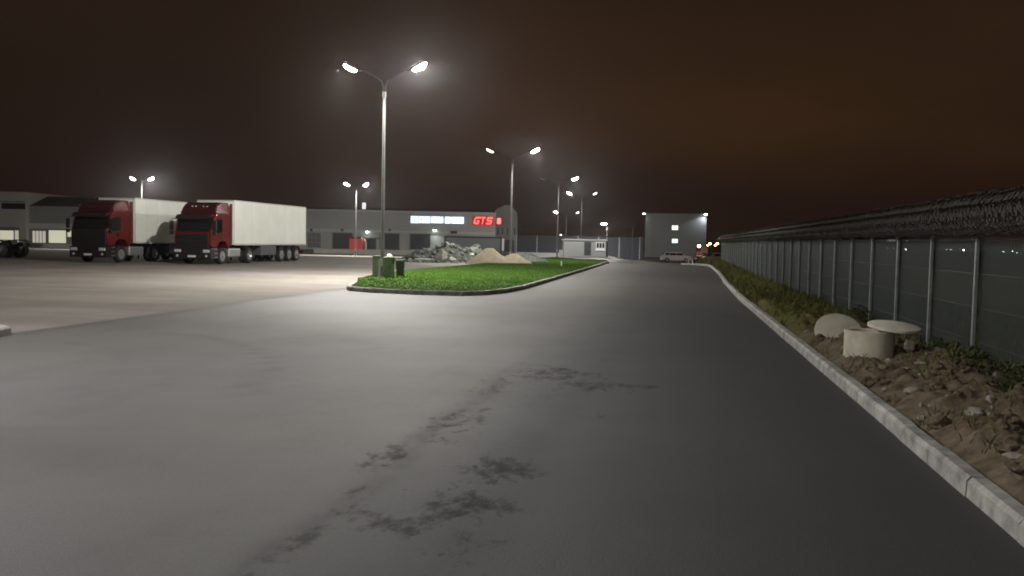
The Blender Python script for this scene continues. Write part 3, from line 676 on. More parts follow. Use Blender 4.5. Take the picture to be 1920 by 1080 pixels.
def lorry(x, y, label, var=0):
    t = thing('truck', label, 'truck', (x, y, gz(x, y)), 0, 'articulated lorries parked side by side in the yard')
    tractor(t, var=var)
    y0, y1 = 2.72, 13.75
    tr = empty('trailer', (0,0,0), 0, t)
    MB().box(-1.25, 1.25, y0, y1, 1.20, 3.98).build('box_body', white_box, tr, bevel=.02)
    mb = MB()
    for s in (-1, 1):
        a, b__ = sorted((s*1.246, s*1.262))
        mb.box(a, b__, y0-.004, y1+.004, 1.17, 1.27); mb.box(a, b__, y0-.004, y1+.004, 3.93, 4.0)
        mb.box(a, b__, y0-.005, y0+.05, 1.27, 3.93); mb.box(a, b__, y1-.05, y1+.005, 1.27, 3.93)
    mb.box(-1.25, 1.25, y0-.012, y0+.002, 3.9, 3.995)
    mb.build('edge_trim', mat('trim_pale', (.58,.59,.55), .4, .3), tr)
    MB().box(-.9, .9, y0-.34, y0-.013, 2.55, 3.75).build('cooling_unit', white_box, tr, bevel=.06, seg=3)
    mb = MB()
    for k in range(2): mb.box(-1.2 + k*1.21, -.01 + k*1.21, y1+.001, y1+.035, 1.28, 3.9)
    d_ = mb.build('rear_door', white_box, tr, bevel=.01)
    for s in (-.25, .25): MB().cyl((s, y1+.06, 1.3), (s, y1+.06, 3.85), .018, n=8).build('lock_rod', alu, d_)
    mb = MB()
    for s in (-1, 1):
        for k in range(1, 9): mb.box(*sorted((s*1.2495, s*1.2525)), y0 + k*1.22 - .006, y0 + k*1.22 + .006, 1.28, 3.92)
    mb.build('panel_joint', mat('joint_grey', (.5,.51,.47), .5), tr)
    fr = MB().box(-.5,-.4,y0+.5,y1-.1,.95,1.19).box(.4,.5,y0+.5,y1-.1,.95,1.19).box(-1.1,1.1,y1-.25,y1-.12,.5,.62).box(-.45,-.35,y1-.3,y1-.12,.6,1.0).box(.35,.45,y1-.3,y1-.12,.6,1.0).build('trailer_frame', chass_m, tr)
    for s in (-1, 1):
        a, b__ = sorted((s*.55, s*1.17))
        MB().box(a, b__, 6.6, 8.9, .48, 1.12).build('pallet_box', mat('skirt_grey', (.10,.10,.11), .5, .3), tr, bevel=.03)
        MB().tube([(s*.75, 6.1, 1.15), (s*.75, 6.1, .12)], .06, 8).build('landing_leg', chass_m, tr)
        for yy in (9.75, 11.0, 12.25):
            wheel(tr, s*1.02, yy, .50, .38)
            MB().prism([(yy-.56,.78),(yy-.42,1.0),(yy-.2,1.10),(yy+.2,1.10),(yy+.42,1.0),(yy+.56,.78),(yy+.53,.76),(yy+.4,.96),(yy+.18,1.06),(yy-.18,1.06),(yy-.4,.96),(yy-.53,.76)], *sorted((s*.8, s*1.24))).build('mudguard', black_p, tr)
        MB().box(*sorted((s*.75, s*1.15)), y1-.11, y1-.05, .62, .76).build('tail_light', tailred, tr, bevel=.01)
        mb = MB()
        for k in range(6): mb.box(*sorted((s*1.263, s*1.27)), y0+1+k*1.9, y0+1.1+k*1.9, 1.20, 1.24)
        mb.build('side_marker', mat('amber_marker', (.5,.2,.03), .3), tr)
    return t
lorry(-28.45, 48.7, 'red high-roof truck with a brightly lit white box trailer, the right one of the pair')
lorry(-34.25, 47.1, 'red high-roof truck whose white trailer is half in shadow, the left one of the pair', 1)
t = thing('tractor_unit', 'black rear of a tractor unit without trailer at the left photo edge', 'truck')
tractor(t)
p = wpt(uz(50, 470, 59.5)[0], 59.5); t.location = (p.x - 5.9*math.cos(R(12)), p.y - 5.9*math.sin(R(12)), 0); t.rotation_euler = (0, 0, R(-78))

# ------------------------------------------------------------------ electrical cabinets beside the near lamp post
gcab = mat('cabinet_green', (.10,.155,.09), .5, n=4, amt=.12)
t = thing('utility_cabinet', 'pale green metal cabinet standing on the lawn right beside the nearest lamp post', 'cabinet', (-12.02, 36.3, .12), R(4))
MB().box(-.15, .19, -.2, .3, .03, .86).build('body', gcab, t, bevel=.012)
MB().box(-.13, .17, -.215, -.2, .08, .80).build('door', gcab, t, bevel=.004)
MB().box(-.18, .22, -.23, .33, .862, .89).build('roof', gcab, t, bevel=.01)
MB().box(.10, .13, -.235, -.216, .42, .52).build('handle', darkmetal, t)
MB().box(-.15, .19, -.18, .28, -.02, .03).build('plinth', conc, t)
t = thing('metal_box', 'small white lamp-like metal cap on top of the green cabinet', 'cap', (-11.98, 36.3, 1.021))
MB().lathe([(0,0),(0,.10),(.03,.12),(.10,.09),(.13,0)], 16, 'z').build('cap', mat('cap_white', (.75,.75,.7), .4), t, smooth=True)
t = thing('waste_bin', 'dark green plastic waste bin with closed lid, right of the pale green cabinet', 'waste bin', (-11.62, 36.7, .12), R(8)); t.scale = (.8, .8, .85)
dg = mat('bin_dark_green', (.02,.032,.02), .5)
MB().add([(-.17,-.2,.1),(.17,-.2,.1),(.17,.2,.1),(-.17,.2,.1),(-.22,-.26,.84),(.22,-.26,.84),(.22,.26,.84),(-.22,.26,.84)],[(0,3,2,1),(4,5,6,7),(0,1,5,4),(1,2,6,5),(2,3,7,6),(3,0,4,7)]).build('body', dg, t, bevel=.02)
MB().prism([(-.30,.85),(-.28,.90),(.22,.96),(.30,.93),(.28,.85)], -.245, .245).build('lid', dg, t, bevel=.01)
for s in (-1, 1): MB().cyl((s*.15,.2,.08),(s*.21,.2,.08),.08,n=16).build('wheel', tyre_m, t)
t = thing('junction_box', 'narrow grey metal box on the left side of the nearest lamp post', 'box', (-12.75, 36.9, .10), 0)
MB().box(-.16,.12,-.15,.15,.0,.92).build('body', mat('box_greygreen', (.16,.18,.15), .5), t, bevel=.012)
MB().box(-.19,.15,-.18,.18,.921,.955).build('roof', mat('box_greygreen', (0,0,0)), t, bevel=.008)
MB().box(-.12,.08,-.162,-.152,.08,.84).build('door', mat('box_greygreen', (0,0,0)), t)

# ------------------------------------------------------------------ rubble and sand
reb = mat('rubble_dark', (.055,.06,.05), .95, n=3, amt=.5, bump=.06, bscale=5)
sandm = mat('sand_pale', (.15,.13,.09), .95, n=2, amt=.15, bump=.02, bscale=14, spec=.1)
def heap(name, mt_, peaks, x0, x1, y0, y1, step, rough, label, cat):
    xs = lin(x0, x1, step); ys = lin(y0, y1, step); vs = []; nx = len(xs)
    def h(x, y):
        z = -.25
        for px_, py_, r_, hh in peaks:
            d = math.hypot(x-px_, (y-py_)) / r_; z = max(z, hh * (1-d) if d > .15 else hh*(.85 - d*d*1.2+.02))
        if z > -.2: z += rough * noise.fractal(Vector((x*1.4, y*1.4, len(name))), .7, 2, 5)
        return z
    for y in ys:
        for x in xs: vs.append((x, y, h(x, y)))
    fs = [(j*nx+i, j*nx+i+1, (j+1)*nx+i+1, (j+1)*nx+i) for j in range(len(ys)-1) for i in range(nx-1)]
    me = bpy.data.meshes.new(name); me.from_pydata(vs, [], fs); me.materials.append(mt_); me.polygons.foreach_set('use_smooth', [True]*len(fs))
    o = bpy.data.objects.new(name, me); COL.objects.link(o); tag(o, label, cat); return h
def gp(px, D): u = uz(px, 470, D)[0]; return wpt(u, D)
c1, c2, c3, c4, c5 = gp(845, 71), gp(885, 71), gp(800, 70), gp(918, 66), gp(963, 66)
hr = heap('rubble_heap', reb, [(c1.x,c1.y,3.2,1.6),(c2.x,c2.y,2.8,1.45),(c3.x,c3.y,2.6,.95),(gp(775,70).x,gp(775,70).y,1.6,.6),(gp(990,73).x,gp(990,73).y,1.8,.9)], c3.x-3, gp(1000,73).x+2, c3.y-4, c2.y+6, .12, .2, 'dark heap of demolition rubble on the yard behind the lawn', 'rubble heap')
heap('sand_heap', sandm, [(c4.x,c4.y,1.85,1.4),(c5.x,c5.y,1.7,.95),(gp(935,66).x,gp(935,66).y,1.5,.8)], c4.x-2.6, c5.x+2.2, c4.y-2.5, c4.y+3, .09, .05, 'pale pointed sand heap with a lower second peak, in front of the rubble', 'sand heap')
random.seed(21)
cm = [mat('chunk_pale', (.24,.25,.22), .9, n=3, amt=.2), mat('chunk_mid', (.11,.12,.105), .9, n=3, amt=.25), mat('chunk_dark', (.07,.075,.07), .9, n=3, amt=.3)]
for i in range(110):
    px_ = random.uniform(765, 905); D = random.uniform(67, 71); p = gp(px_, D)
    z = hr(p.x, p.y)
    if z < -.05: z = 0
    s = random.uniform(.10, .38); mb = MB()
    mb.M = Matrix.Rotation(random.uniform(0,3.1), 4, 'Z') @ Matrix.Rotation(random.uniform(-.7,.7), 4, 'X') @ Matrix.Rotation(random.uniform(-.5,.5), 4, 'Y')
    if random.random() < .5: mb.prism([(random.uniform(.6,1)*s*math.cos(q)*1.3, random.uniform(.6,1)*s*math.sin(q)) for q in (0,1,2,3,4.1,5.2)], -s*.18, s*.18, 'z')
    else: mb.rock((0,0,0), s, s*.8, s*.6, seed=i, n=1, jag=.6)
    o = mb.build('concrete_chunk', random.choices(cm, (2,4,6))[0], at=(p.x, p.y, z + s*.12)); tag(o, 'broken concrete chunk on the dark rubble heap', 'rubble', 'broken concrete chunks on the rubble heap')
for px_, D, s, lab in ((787,67.5,.42,'large pale flat slab at the left foot of the rubble heap'),(811,67.6,.95,'long pale slab lying along the foot of the rubble heap'),(829,67.8,.6,'big pale block leaning on the rubble heap above the long slab')):
    p = gp(px_, D); mb = MB(); mb.M = Matrix.Rotation(YAW+.1, 4, 'Z') @ Matrix.Rotation(.5 if s == .6 else .12, 4, 'X')
    mb.prism([(-s,-.2),(-s*.7,.25),(s*.8,.3),(s,-.1),(s*.5,-.3)], 0, .22, 'z') if s != .6 else mb.rock((0,0,.5), .55, .4, .5, seed=77, n=1, jag=.4)
    tag(mb.build('concrete_slab', cm[0], at=(p.x, p.y, .05)), lab, 'slab')

# ------------------------------------------------------------------ frontal buildings (upright planes square to the view)
wall_m = mat('warehouse_panel', (.26,.265,.25), .6, n=.3, amt=.06)
wall_l = mat('plinth_panel', (.33,.34,.32), .6, n=.4, amt=.06)
door_m = mat('dock_door_dark', (.016,.016,.02), .6)
roof_m = mat('dark_roof', (.02,.018,.018), .8)
frame_m = mat('frame_grey', (.12,.13,.13), .5)
lit_m = emit('lit_interior', (.80,.80,.60), .5); lit2 = emit('lit_curtain', (.72,.68,.58), .4)
GW = -1.0
def frontal(name, label, cat, px, D, zg=GW, group=None):
    u0_, _ = uz(px, 465, D); p = wpt(u0_, D, zg); t = thing(name, label, cat, p, YAW, group)
    def B(mb, x0, x1, yt, yb, d0, d1):      # px extents -> box between depths d0..d1 (metres behind plane)
        ua, _ = uz(x0, yb, D); ub, _ = uz(x1, yb, D); xm = (x0+x1)/2
        zt = uz(xm, yt, D)[1]; zb = uz(xm, yb, D)[1]
        return mb.box(ua-u0_, ub-u0_, d0, d1, zb-zg, zt-zg)
    def P_(px_, py_): u, z = uz(px_, py_, D); return u-u0_, z-zg
    return t, B, P_
# long warehouse
D = 150
t, B, P_ = frontal('warehouse', 'long grey warehouse with dark dock doors and lit signs, behind the lorries', 'building', 760, D)
ul, ur = P_(150, 470)[0], P_(928, 470)[0]; zt = P_(750, 396.5)[1]
MB().box(ul, ur, 0, 30, -.5, zt).build('wall', wall_m, t)
MB().box(ul-.1, ur+.1, -.12, -.002, zt-.18, zt+.12).build('cornice', wall_l, t)
MB().box(ul, ur, -.06, -.003, P_(750, 437)[1], P_(750, 432)[1]).build('ledge', wall_l, t)
MB().prism([(-.05,zt+.13),(30.1,zt+.13),(15,zt+.95)], ul, ur).build('roof', roof_m, t)
mb = MB()
for k in range(int((ur-ul)/3)): mb.box(ul+3*k-.012, ul+3*k+.012, -.012, .0, 0, zt-.2)
mb.build('panel_seam', frame_m, t)
for x0, x1, y0 in ((624,660,437),(713,748,438),(769,806,439)):
    d_ = B(MB(), x0, x1, y0, 468, -.03, .0).build('dock_door', door_m, t)
    mb = MB(); a, zt_ = P_(x0, y0); b_, zb_ = P_(x1, 468)
    for k in range(1, 6): mb.box(a+.05, b_-.05, -.045, -.031, zb_+(zt_-zb_)*k/6-.01, zb_+(zt_-zb_)*k/6+.01)
    mb.build('door_rib', black_p, d_)
    mb = MB().box(a-.12, a, -.10, .0, zb_, zt_+.14).box(b_, b_+.12, -.10, .0, zb_, zt_+.14).box(a, b_, -.10, .0, zt_, zt_+.14); mb.build('door_frame', frame_m, d_)
for x0, x1, y0 in ((687,705,448),):
    B(MB(), x0, x1, y0, 468, -.03, .0).build('green_door', mat('door_dkgreen', (.03,.05,.045), .6), t)
B(MB(), 683, 713, 445, 447.5, -1.2, 0).build('canopy', frame_m, t)
for x in (584, 642, 731): B(MB(), x-2, x+2, 429, 433.5, -.35, -.061).build('camera_box', darkmetal, t, bevel=.03)
wd = B(MB(), 577, 601, 437, 464, -.03, 0).build('window', mat('glazed_dark', (.06,.065,.075), .25), t)
mb = MB(); 
for x in (577,585,593,601): B(mb, x-.5, x+.5, 437, 464, -.08, -.031)
for y in (437,446,455): B(mb, 577, 601, y-.5, y+.5, -.075, -.032)
mb.build('window_frame', frame_m, wd)
# platform
pa, pb = P_(596, 470)[0], P_(850, 470)[0]; zp = P_(740, 468.5)[1]
MB().box(pa, pb, -3.2, -.004, -.4, zp).build('loading_platform', mat('platform_concrete', (.36,.35,.31), .8, n=1, amt=.1), t, bevel=.02)
MB().box(P_(540,470)[0], pa-.02, -3.0, -.005, -.4, zp-.15).build('ramp_wall', mat('ramp_dark', (.07,.068,.055), .85), t)
# big gate opening at the right
a, z1 = P_(836, 445); b_, z0 = P_(938, 470)
g_ = MB().box(a, b_, -.03, 0, z0, z1).build('sliding_gate', mat('gate_grey', (.14,.15,.16), .6), t)
MB().box(a-.25, a, -.2, 0, z0-1, z1+.25).box(b_, b_+.25, -.2, 0, z0-1, z1+.25).box(a, b_, -.2, 0, z1, z1+.25).build('gate_frame', darkmetal, g_)
MB().box(b_+.28, b_+.62, -.25, -.0, z0, z1-.02).build('gate_column', mat('column_white', (.7,.7,.68), .5), g_)
B(MB(), 845, 857, 433, 438, -.3, -.061).build('wall_box', darkmetal, t)
# wall floods
for x, y, e in ((689.5, 434, 130), (815.5, 431, 130)):
    u, z = P_(x, y)
    f_ = MB().box(u-.28, u+.28, -.55, -.25, z, z+.22).build('wall_light', darkmetal, t, bevel=.02)
    MB().box(u-.22, u+.22, -.53, -.27, z-.17, z-.002).build('wall_light_lens', emit('flood_lens', (.86,1,.93), 14), f_, bevel=.03)
    ld = bpy.data.lights.new('flood', 'AREA'); ld.size = .5; ld.energy = e; ld.color = (.88,1,.94)
    lo = bpy.data.objects.new('flood', ld); COL.objects.link(lo); lo.parent = t; lo.location = (u, -.8, z-.3); lo.rotation_euler = (R(-35), 0, 0)
# blue-white letter sign
sg = thing('lit_sign', 'long blue-white illuminated letter sign below the warehouse roof edge, writing too blurred to read', 'sign', t.location, YAW)
sb = emit('sign_bluewhite', (.55,.72,1.0), 1.9); sw = emit('sign_white', (.78,.88,1.0), 2.1)
def strokes(x0, x1, y0, y1, m, nm, seed):
    rr = random.Random(seed); mb = MB(); a, zt_ = P_(x0, y0); b_, zb_ = P_(x1, y1); H2 = zt_-zb_; x = a
    while x < b_ - .3:
        w_ = min(rr.uniform(.55, .8), b_-x); k = rr.randint(0, 4); s = .23
        mb.box(x, x+s, -.28, -.16, zb_, zt_)
        if k != 1: mb.box(x+w_-s, x+w_, -.28, -.16, zb_, zt_)
        if k in (0,1,2): mb.box(x+s, x+w_-s, -.28, -.16, zt_-s, zt_)
        if k in (1,3,2): mb.box(x+s, x+w_-s, -.28, -.16, zb_+H2*.45, zb_+H2*.45+s)
        if k in (0,1,4): mb.box(x+s, x+w_-s, -.28, -.16, zb_, zb_+s)
        x += w_ + .04
    o = mb.build(nm, m, sg)
    MB().box(a-.1, b_+.1, -.15, -.1, zb_-.08, zt_+.08).build('sign_halo', emit('sign_halo_glow', (.45,.55,.85), .45), o)  # faintly glowing sheet added to stand for the letters' halo
strokes(771, 784, 405.5, 418, sb, 'sign_emblem', 1); strokes(786, 806, 406, 418, sb, 'sign_word', 2); strokes(809, 831, 406.5, 418, sw, 'sign_word', 3); strokes(835, 869, 407, 419, sw, 'sign_word', 4)
u, z = P_(820, 412); ld = bpy.data.lights.new('sign_glow', 'AREA'); ld.shape = 'RECTANGLE'; ld.size = 9; ld.size_y = .8; ld.energy = 120; ld.color = (.6,.72,1)
lo = bpy.data.objects.new('sign_glow', ld); COL.objects.link(lo); lo.parent = sg; lo.location = (u, -.6, z); lo.rotation_euler = (R(-90), 0, 0)
bpy.data.objects.remove(lo)
# red letters
rs = thing('red_sign', 'glowing red GTS letters on the warehouse wall, right of the blue-white sign', 'sign', t.location, YAW)
rm_ = emit('sign_red', (1.0,.17,.15), 1.3)
def letter_poly(polys, nm, par=rs, ux0=0, uz0=0, w_=1, h_=1, shear=.3):
    mb = MB()
    for k_, pl in enumerate(polys):
        mb.prism([(ux0 + (p[0] + shear*p[1]) * w_, uz0 + p[1]*h_) for p in pl], -.30-.002*k_, -.18, 'y')
    return mb.build(nm, rm_, par)
gx0, gz0 = P_(888, 420); gx1, gz1 = P_(924, 407.5); hh = gz1-gz0; Wd = (gx1-gx0)
S_ = .2
G_ = [[(.18,0),(.9,0),(.9,S_),(.28,S_)],[(.0,.2),(.18,0),(.28,S_),(.22,.3),(.22,.75),(.0,.8)],[(0,.8),(.22,.75),(.3,.8),(1.05,.8),(1.05,1),(.2,1)],[(.72,0),(.92,0),(.92,.52),(.72,.52)],[(.5,.36),(.73,.36),(.73,.53),(.5,.53)]]
T_ = [[(0,.82),(.85,.82),(.85,1),(0,1)],[(.32,0),(.52,0),(.52,.83),(.32,.83)]]
Sx = [[(.1,.8),(1,.8),(1,1),(.1,1)],[(.02,.5),(.24,.5),(.24,.82),(.1,.98),(.02,.9)],[(.1,.42),(.92,.42),(.92,.6),(.1,.6)],[(.76,.1),(.98,.15),(.98,.5),(.9,.6),(.76,.55)],[(0,0),(.85,0),(.97,.18),(.9,.2),(0,.2)]]
lw = Wd*.30
letter_poly(G_, 'letter_g', ux0=gx0-.05, uz0=gz0, w_=lw, h_=hh)
letter_poly(T_, 'letter_t', ux0=gx0+Wd*.35, uz0=gz0, w_=lw*.8, h_=hh)
letter_poly(Sx, 'letter_s', ux0=gx0+Wd*.645, uz0=gz0, w_=lw*.95, h_=hh)
MB().box(gx0-.2, gx1+.15, -.165, -.12, gz0-.13, gz1+.13).build('sign_halo', emit('red_halo_glow', (.55,.0,.0), .13), rs, bevel=.02)  # added glowing sheet, imitates the red halo around the letters
# red panel sign with vertical box
t2 = thing('red_panel_sign', 'small upright glowing red box sign at the corner right of the GTS letters', 'sign', t.location, YAW)
a, z1 = P_(932, 409); b_, z0 = P_(939, 420)
MB().box(a, b_, -.35, -.17, z0, z1).build('panel', emit('sign_red_soft', (1.0,.16,.13), 2.0), t2, bevel=.05)
MB().box(a-.08, b_+.08, -.16, -.08, z0-.08, z1+.08).build('backing', mat('sign_back_red', (.2,.02,.02), .5), t2)
# gabled hall at the right end
gh, B, P_ = frontal('gabled_hall', 'taller gabled grey hall at the right end of the warehouse, behind the second lamp post', 'building', 950, 152)
pts_ = [P_(925,478), P_(925,400), P_(932,391), P_(948,384), P_(958,386), P_(970,399), P_(970.5,478)]
MB().prism(pts_, 0, 26, 'y').build('wall', mat('hall_grey', (.14,.13,.125), .7, n=.5, amt=.08), gh)
for x in (933.5, 942, 951.5, 964.5): B(MB(), x-1.6, x+1.6, 427, 440, -.05, 0).build('window', mat('hall_window', (.02,.02,.025), .2), gh)
B(MB(), 944, 964, 450, 472, -.04, 0).build('gate', mat('hall_gate', (.03,.03,.035), .6), gh)
# illuminated panel above the roof
mt2, B, P_ = frontal('mast_sign', 'small blank white lit panel on a thin mast above the warehouse roof', 'sign', 682, 151.5)
a, z1 = P_(679,380); b_, z0 = P_(685.5,392)
MB().box(a, b_, .0, .25, z0, z1).build('lit_panel', emit('panel_white', (.95,.93,.95), .8), mt2, bevel=.03)
MB().box((a+b_)/2-.06, (a+b_)/2+.06, .05, .17, 5.5, z0-.003).build('mast', darkmetal, mt2)
# left office wing
lw_, B, P_ = frontal('office_wing', 'pale two-storey building with lit ground-floor windows at the left edge', 'building', 20, 148)
ua = P_(-60, 465)[0]; ub, zt = P_(48, 360)
MB().box(ua, ub, 0, 25, -.5, zt).build('wall', mat('wing_panel', (.30,.285,.27), .6, n=.3, amt=.05), lw_)
MB().box(ua, ub+.05, -.3, -.003, P_(20,379)[1], P_(20,377)[1]).build('ledge', frame_m, lw_)
B(MB(), 3, 47.5, 381, 392, -.04, 0).build('window_band', mat('band_dark', (.02,.02,.025), .2), lw_)
def litwin(par, B, x0, x1, y0, y1, m, bars=()):
    wdw = B(MB(), x0-1, x1+1, y0-1, y1+1, -.06, 0).build('window', frame_m, par)
    B(MB(), x0, x1, y0, y1, -.075, -.061).build('pane', m, wdw)
    if bars:
        mb = MB()
        for x in bars: B(mb, x-.5, x+.5, y0, y1, -.10, -.076)
        mb.build('mullion', frame_m, wdw)
litwin(lw_, B, -30, 26, 432, 456, lit_m, (0,)); litwin(lw_, B, 28.5, 35.5, 432, 456, lit2)
B(MB(), -60, 37, 425, 430, -.5, -.004).build('canopy', frame_m, lw_)
# link building
lk, B, P_ = frontal('link_building', 'lower grey building with a wide lit window strip, between the left wing and the lorries', 'building', 110, 149)
ua = P_(48.5, 465)[0]; ub, zt = P_(152, 388)
MB().box(ua, ub, 0, 24, -.5, zt).build('wall', mat('link_panel', (.17,.175,.165), .65, n=.3, amt=.06), lk)
MB().prism([(-.1,zt+.02),(6,P_(100,366)[1]),(24,P_(100,366)[1]),(24,zt+.02)], ua, ub).build('roof', mat('link_roof', (.035,.033,.035), .7), lk)
MB().box(ua, ub, -.10, -.003, P_(100,429)[1], P_(100,419)[1]).build('ledge', wall_l, lk)
litwin(lk, B, 61.5, 86, 433, 455, lit2, (67.5,74,80)); litwin(lk, B, 92, 124, 432, 455.5, lit_m); litwin(lk, B, 127, 134, 432, 444, lit_m)
MB().box(ua, ub, -2.5, -.005, -.4, P_(100,457.5)[1]).build('low_terrace', wall_l, lk, bevel=.02)
B(MB(), 81, 96, 456, 462, -3.4, -2.6).build('step', mat('step_brown', (.12,.09,.08), .8), lk)
# red container on the platform
rc, B, P_ = frontal('red_kiosk', 'bright red steel cabinet with dark rim, standing on the warehouse loading platform', 'container', 668, 147.6)
zz = P_(668, 468.4)[1]
a = P_(655,460)[0]; b_ = P_(679,460)[0]; z1 = P_(668,447.5)[1]
MB().box(a, b_, 0, 1.8, zz, z1).build('body', mat('kiosk_red', (.75,.05,.04), .45), rc, bevel=.08)
MB().box(a-.05, b_-.25, -.05, 1.85, z1+.003, z1+.28).build('rim', mat('rim_darkred', (.06,.01,.01), .5), rc, bevel=.03)
mb = MB()
for k in range(1, 5): mb.box(a+(b_-a)*k/5-.03, a+(b_-a)*k/5+.03, -.03, .0, zz+.2, z1-.15)
mb.build('rib', mat('kiosk_red', (0,0,0)), rc)
pz = P_(684,450)[1]
pp = thing('white_pipe', 'bent white pipe standing beside the red cabinet on the platform', 'pipe', rc.location, YAW)
MB().tube([(b_+.1,.3,pz+.1),(b_+.45,.3,pz),(b_+.6,.3,pz-.5),(b_+.62,.3,zz)], .11, 8).build('pipe', mat('cap_white', (0,0,0)), pp, smooth=True)

# ------------------------------------------------------------------ guard booth, rear fence
gb = gz(-9, 97)
bt, B, P_ = frontal('guard_booth', 'low white guard booth with dark door and white-framed window at the lawn end', 'booth', 1096, 106, 0)
a = P_(1057,480)[0]; b_ = P_(1136,480)[0]; z1 = P_(1096,451)[1]
booth_w = mat('booth_white', (.26,.27,.27), .6, n=.6, amt=.05)
MB().box(a, b_, 0, 3, -.1, z1).build('wall', booth_w, bt, bevel=.01)
MB().box(a-.12, b_+.15, -.18, 3.1, z1+.003, z1+.16).build('roof', mat('booth_roof', (.38,.38,.37), .5), bt, bevel=.01)
dr = B(MB(), 1095, 1108, 453.5, 479, -.03, 0).build('door', mat('booth_door', (.03,.035,.04), .5), bt)
x_, z_ = P_(1106, 467); MB().cyl((x_, -.08, z_), (x_, -.031, z_), .03, n=8).build('handle', alu, dr)
wf = B(MB(), 1117, 1134, 454, 468.5, -.05, 0).build('window', mat('frame_white', (.75,.75,.74), .5), bt)
for k in range(3): B(MB(), 1118.5+k*5.2, 1122.6+k*5.2, 455.5, 465, -.056, -.051).build('pane', mat('booth_glass', (.015,.018,.02), .1), wf)
B(MB(), 1116, 1135, 468.6, 470, -.12, 0).build('sill', mat('frame_white', (0,0,0)), wf)
B(MB(), 1049, 1056, 469, 484, .3, 1.2).build('side_box', wall_m, bt)
B(MB(), 1137, 1140, 452, 482, .2, 2.5).build('drain_panel', darkmetal, bt)
rf, B, P_ = frontal('rear_fence', 'dark sheet-metal fence with pale posts beyond the lawn, behind the guard booth', 'fence', 1080, 118, 0)
a = P_(968,475)[0]; b_ = P_(1206,475)[0]
MB().box(a, b_, 0, .05, -.4, P_(1080,443)[1]).build('panel', mat('rear_sheet', (.016,.018,.026), .6), rf)
k = 0; x = a
while x < b_:
    MB().box(x-.05, x+.05, -.08, -.002, -.4, P_(1080,441)[1]).build('post', galv_dull, rf); x += 2.75
MB().box(a, P_(1056,470)[0], -.5, -.1, -.4, P_(1010,473.5)[1]).build('base_wall', mat('base_pale', (.38,.38,.36), .8), rf)

# ------------------------------------------------------------------ three-storey office
of, B, P_ = frontal('office_block', 'dark grey three-storey office with two small lit windows and a corner floodlight', 'building', 1265, 142, -1.0)
of.rotation_euler.z = 0
a, zt = P_(1211, 402); b_ = P_(1324, 402)[0]
zt = P_(1265, 402)[1]
MB().box(a, b_, 0, 14, -.5, zt).build('wall', mat('office_grey', (.13,.135,.132), .7, n=.5, amt=.06), of)
MB().box(a-.1, b_+.1, -.1, 14.1, zt+.003, zt+.14).build('parapet', frame_m, of)
MB().box(a, b_, -.05, -.003, -.4, .55).build('plinth', mat('plinth_dark', (.03,.03,.03), .8), of)
for x0, x1, y0, y1, m in ((1260,1271,423,431,emit('win_warm', (.95,.95,.72), 1.5)), (1260,1270.5,448,455.5,emit('win_cool', (.78,.98,.88), 1.2))):
    f_ = B(MB(), x0-.8, x1+.8, y0-.8, y1+.8, -.04, 0).build('window', frame_m, of); B(MB(), x0, x1, y0, y1, -.05, -.041).build('pane', m, f_)
    B(MB(), (x0+x1)/2-.3, (x0+x1)/2+.3, y0, y1, -.06, -.051).build('mullion', frame_m, f_)
for x, y, e in ((1322, 401.5, 190), (1208.5, 400, 12)):
    u, z = P_(x, y)
    f_ = MB().box(u-.25, u+.25, -.75, -.45, z, z+.2).box(u-.04, u+.04, -.5, 0, z+.02, z+.08).build('floodlight', darkmetal, of, bevel=.02)
    MB().box(u-.2, u+.2, -.72, -.48, z-.12, z-.003).build('floodlight_lens', emit('flood_cool' if e > 50 else 'flood_small', (.92,.93,1), 50 if e > 50 else 12), f_, bevel=.03)
    ld = bpy.data.lights.new('flood', 'SPOT'); ld.energy = e*3; ld.color = (.9,.93,1); ld.spot_size = R(95); ld.spot_blend = .6; ld.shadow_soft_size = .15
    lo = bpy.data.objects.new('flood', ld); COL.objects.link(lo); lo.parent = of; lo.location = (u+(.0 if e > 50 else 0), -.62, z-.2)
    lo.rotation_euler = (R(12), R(28 if e > 50 else -10), 0)

